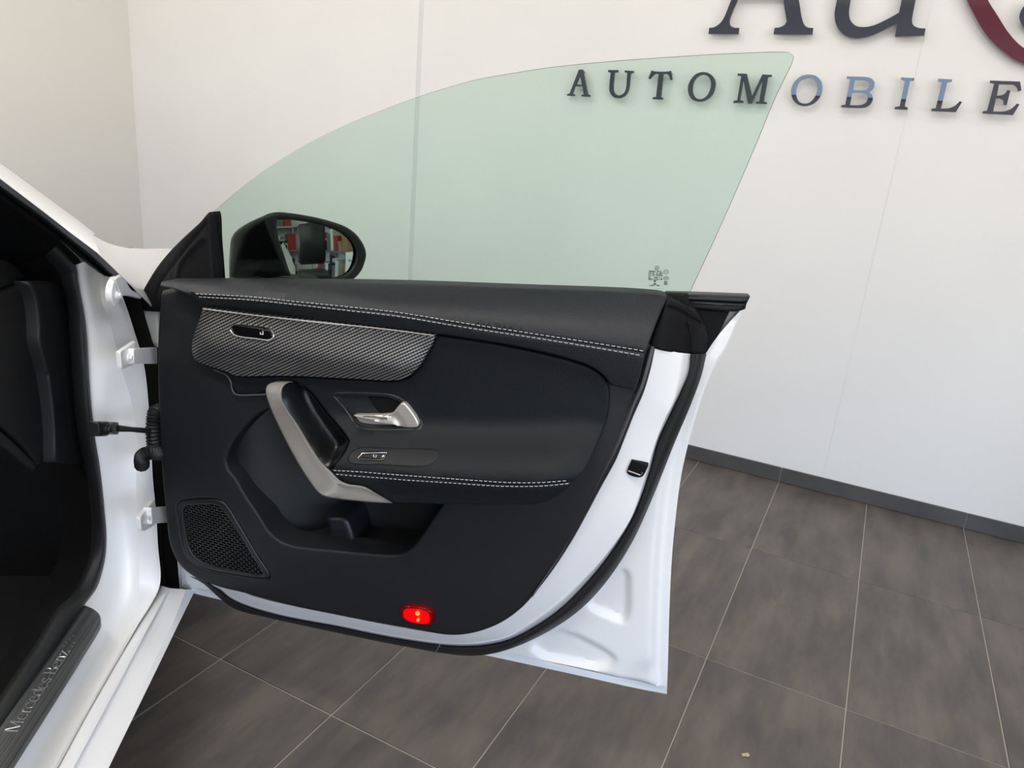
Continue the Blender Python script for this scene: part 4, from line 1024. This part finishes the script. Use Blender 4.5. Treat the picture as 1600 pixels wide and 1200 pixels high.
# lines of small print: strokes of each character
rnd = random.Random(3)
F5 = {'S':[(1,1,0,1),(0,1,0,.5),(0,.5,1,.5),(1,.5,1,0),(1,0,0,0)],'E':[(0,0,0,1),(0,1,1,1),(0,.5,.8,.5),(0,0,1,0)],'K':[(0,0,0,1),(1,1,0,.5),(0,.5,1,0)],'U':[(0,1,0,0),(0,0,1,0),(1,0,1,1)],'R':[(0,0,0,1),(0,1,1,1),(1,1,1,.5),(1,.5,0,.5),(.3,.5,1,0)],'I':[(.5,0,.5,1)],'T':[(0,1,1,1),(.5,1,.5,0)],'0':[(0,0,0,1),(0,1,1,1),(1,1,1,0),(1,0,0,0)],'4':[(0,1,0,.4),(0,.4,1,.4),(1,1,1,0)],'3':[(0,1,1,1),(1,1,1,0),(1,0,0,0),(.2,.5,1,.5)],'D':[(0,0,0,1),(0,1,.7,1),(.7,1,1,.5),(1,.5,.7,0),(.7,0,0,0)],'A':[(0,0,.5,1),(.5,1,1,0),(.2,.4,.8,.4)],'M':[(0,0,0,1),(0,1,.5,.4),(.5,.4,1,1),(1,1,1,0)],'N':[(0,0,0,1),(0,1,1,0),(1,0,1,1)],'L':[(0,1,0,0),(0,0,1,0)],'-':[(.1,.5,.9,.5)],'P':[(0,0,0,1),(0,1,1,1),(1,1,1,.5),(1,.5,0,.5)],'G':[(1,1,0,1),(0,1,0,0),(0,0,1,0),(1,0,1,.5),(1,.5,.5,.5)],'O':[(0,0,0,1),(0,1,1,1),(1,1,1,0),(1,0,0,0)],'C':[(1,1,0,1),(0,1,0,0),(0,0,1,0)],' ':[]}
def gtext(s, x0, y0, x1, h, r=.00026):
    k = (x1 - x0) / len(s)
    for i, ch in enumerate(s):
        for a, b, c, d in F5.get(ch, []):
            gline([(x0 + (i + a * .72) * k, y0 - b * h), (x0 + (i + c * .72) * k, y0 - d * h)], r)
gtext('SEKURIT-MILA', 1014.2, 425.2, 1034, 2.4, .00032); gtext('D40 EEE SG 0004', 1013.2, 428.2, 1036, 2.0); gtext('MID AEP TEMPERED', 1013.2, 431.2, 1036, 2.0)
gtext('DOT   MADE D L', 1013.2, 434.4, 1034.8, 2.0); gtext('SEKURIT-GLASS LINE', 1013.2, 437.2, 1035.2, 2.0); gtext('CAMPLI RDA', 1015, 447, 1031, 2.0)
gcirc(1040.6, 424.8, 4, 3.6); gtext('E3', 1038.2, 426.2, 1043.2, 2.8); gcirc(1040.6, 434.3, 4.2, 3.2); gtext('003', 1037.8, 435.4, 1043.6, 2.2)
for s in (-1, 1):
    for k in np.linspace(.1, 1, 6): gline([(1023.2 - 3 * k * .9, 441.3 + s * (.5 + 2.3 * k)), (1023.2 + 3 * k * .9, 441.3 + s * (.5 + 2.3 * k))], .0004)
gline([(1038,439.5),(1042.4,439.5),(1042.4,444.8),(1038,444.8),(1038,439.5)], .0004); gtext('SS', 1038.4, 444, 1042.6, 3.6, .0004)
gtext('-', 1022, 452, 1024, 2.2)
for k in range(6): gline([(1025.5 + k * 2.2, 450.6), (1026.3 + k * 2.2, 450.6)], .0003)
o = dp(mb, 'glass_stamp', 'print'); tag(o, kind='stuff')

# ---- exterior mirror: outboard of the glass, turned back towards the cabin
mn = .87 * UD + .49 * WD + .05 * Z; mn /= np.linalg.norm(mn); mo = DF.pt(495, 390, -.10)
mu = np.cross(Z, mn); mu /= np.linalg.norm(mu); MF = Frame(mo, mu, np.cross(mn, mu), mn)
FACE = [(424,334),(415,338),(414.5,345),(420,362),(430,388),(444,417),(457,438),(468,446),(500,446),(530,444),(546,441),(556,435),(566,424),(571.5,411),(574,398),(571,385),(559,367),(543,355),(519,346),(486,338),(454,333),(436,331.7)]
GLS = [(432,344),(445,343.2),(459,344),(486,347.8),(519,356.8),(540,367),(553,380),(558,393),(555.5,411),(549.6,422.5),(538,431),(515,435),(502,437),(482,440),(470,440.5),(462,437),(454,425.6),(444,395),(436,369)]
fo = A3([MF.uv(x, y, 0) for x, y in smooth_closed(FACE, 8, 70)]); fo = corner_keep(fo, .004)
c = fo.mean(0); n = len(fo)
mb = relief(MF, FACE, 0.0, .006, 0, .004, .006, holes=[GLS], hole_edge=.004, ang=70)
dp(mb, 'mirror_frame', 'satin3', angle=60)
rings = []
for k in range(0, 11):
    a = math.pi / 2 * k / 10; f = math.sin(a); s = max(.02, math.cos(a) ** .35)
    rings.append(MF.xyz(c[0] - .06 * f * (1 - .5 * (fo[:, 1] - c[1]) / .07) + (fo[:, 0] - c[0]) * s, c[1] - .04 * f + (fo[:, 1] - c[1]) * s, -.004 - .12 * f))
G = A3([np.vstack([r, r[:1]]) for r in rings]); g = gridmesh(G, True)
dp(g, 'mirror_housing', 'housing', angle=60)
gc = A3([MF.uv(x, y, 0) for x, y in GLS]).mean(0)
dp(relief(MF, GLS, -.004, 0, .004, .005, .006, hf=lambda u, v, d: -((u - gc[0]) ** 2 + (v - gc[1]) ** 2) / 2.4, ang=70), 'mirror_glass', 'mirror', angle=20)
mb = relief(DF, [(364,429),(385,426),(470,436),(478,452),(470,462),(345,462),(354,440)], -.045, .008, .05, .006, ang=60)
dp(mb, 'mirror_foot', 'satin3')
mb = MB().tube([DF.pt(410, 450, -.08), DF.pt(400, 458, -.02), DF.pt(390, 470, .03)], [.03, .028, .026], 12)
dp(mb, 'mirror_arm', 'satin3')

# ================================================================== things behind the camera's right side, seen only in the exterior mirror
def chair_at(x, y, rz):
    c, s = math.cos(rz), math.sin(rz); R = A3([[c, -s, 0], [s, c, 0], [0, 0, 1]]); T = A3([x, y, 0])
    root = tag(empty('office_chair', T), 'black high-backed office chair seen in the door mirror', 'chair')
    def q(*p): return T + R @ A3(p, float)
    def pad(lo, hi, bev, name):
        mb = MB().box(lo, hi, bev, R, T); return mb.build(name, M['satin'], root, angle=60)
    pad((-.26, -.25, .46), (.26, .25, .56), .04, 'seat'); pad((-.25, .22, .62), (.25, .32, 1.22), .045, 'backrest')
    MB().tube([q(0, .2, .5), q(0, .30, .52), q(0, .31, .7)], .02).build('back_bracket', M['steel'], root)
    for sx in (-1, 1): MB().tube([q(.27 * sx, .16, .5), q(.33 * sx, .15, .55), q(.33 * sx, .12, .74), q(.33 * sx, -.16, .74)], .022).build('armrest', M['satin'], root)
    MB().tube([q(0, 0, .1), q(0, 0, .46)], .03, 12).build('gas_column', M['steel'], root)
    for k in range(5):
        a = k * 2 * math.pi / 5; leg = MB().tube([q(0, 0, .13), q(.3 * math.cos(a), .3 * math.sin(a), .08)], [.028, .018]).build('leg', M['satin'], root)
        MB().tube([q(.3 * math.cos(a) - .02, .3 * math.sin(a), .033), q(.3 * math.cos(a) + .02, .3 * math.sin(a), .033)], .032, 12).build('castor', M['rubber'], leg)
chair_at(1.95, 2.12, math.radians(-75))
M['carton'] = mat('brown_carton', (0.30, 0.19, 0.10), 0.8)
M['redbox'] = mat('red_carton', (0.35, 0.03, 0.03), 0.6)
M['whitebox'] = mat('white_carton', (0.7, 0.7, 0.68), 0.6)
M['greybox'] = mat('grey_carton', (0.12, 0.12, 0.13), 0.6)
rb = random.Random(8); names = ['carton', 'redbox', 'whitebox', 'greybox', 'black', 'whitebox', 'greybox', 'black', 'carton']
adj = {'carton': 'brown', 'redbox': 'red', 'whitebox': 'white', 'greybox': 'grey', 'black': 'black'}
rb = random.Random(8); names = ['carton', 'redbox', 'whitebox', 'greybox', 'black', 'whitebox', 'greybox', 'redbox', 'carton']
cnt = 0
ordn = ['first', 'second', 'third', 'fourth', 'fifth', 'sixth', 'seventh', 'eighth', 'ninth', 'tenth', 'eleventh', 'twelfth', 'thirteenth', 'fourteenth']
def shelf(x0, x1, y0, y1, zz, along, lab, lev):
    global cnt
    sh = boxobj('wall_shelf', (x0, y0, zz), (x1, y1, zz + .03), M['steel'], bev=.003)
    a0, a1 = (y0, y1) if along == 'y' else (x0, x1)
    for f in (.12, .5, .86):
        t = a0 + f * (a1 - a0)
        if along == 'y': boxobj('bracket', (x0 + .1, t, zz - .12), (x1, t + .03, zz), M['steel'], sh)
        else: boxobj('bracket', (t, y0 + .1, zz - .12), (t + .03, y1, zz), M['steel'], sh)
    tag(sh, 'steel shelf of boxes on the %s, %s of three' % (lab, lev), 'shelf', 'wall shelves in the corner')
    y = a0 + .04; k = 0
    while y < a1 - .28:
        w = rb.uniform(.12, .24); h = rb.uniform(.14, .38); m_ = names[cnt % 9]; cnt += 1; k += 1
        lo, hi = ((x0 + .03, y, zz + .0305), (x1 - .03, y + w, zz + h)) if along == 'y' else ((y, y0 + .03, zz + .0305), (y + w, y1 - .03, zz + h))
        o = boxobj('storage_box', lo, hi, M[m_], bev=.004)
        boxobj('lid', (lo[0] - .004, lo[1] - .004, hi[2] - .03), (hi[0] + .004, hi[1] + .004, hi[2] + .004), M[m_], o, bev=.003)
        tag(o, '%s box, %s from the left end of the %s shelf on the %s' % (adj[m_], ordn[k - 1], lev, lab), 'box', 'boxes on the wall shelves')
        y += w + .02
for zz, lev in ((.25, 'lowest'), (.75, 'middle'), (1.25, 'top')):
    shelf(3.86, 4.199, .75, 2.55, zz, 'y', 'window side wall', lev)
    shelf(1.75, 3.70, 2.69, 2.988, zz, 'x', 'sign wall', lev)
cab = tag(boxobj('filing_cabinet', (1.10, 2.52, 0), (1.52, 2.96, .80), M['whitebox'], bev=.006), 'white filing cabinet against the sign wall, seen in the mirror', 'cabinet')
for k in range(2):
    d_ = boxobj('drawer', (1.13, 2.508, .08 + k * .36), (1.49, 2.525, .41 + k * .36), M['whitebox'], cab, bev=.003)
    boxobj('handle', (1.24, 2.495, .34 + k * .36), (1.38, 2.512, .36 + k * .36), M['steel'], d_, bev=.002)
d_ = ray(1165, 1180); c_ = CAMP + d_ * (-CAMP[2] / d_[2])
mb = MB(); mb.box((-.009, -.004, 0), (.008, .004, .003), .0012, [[.8, -.6, 0], [.6, .8, 0], [0, 0, 1]], c_); mb.box((-.002, -.007, .001), (.004, .003, .0045), .001, [[.8, -.6, 0], [.6, .8, 0], [0, 0, 1]], c_)
M['scrap'] = mat('beige_scrap', (0.5, 0.4, 0.27), 0.8)
tag(mb.build('scrap', M['scrap']), 'tiny beige scrap lying on a grey floor tile at the bottom edge', 'scrap')
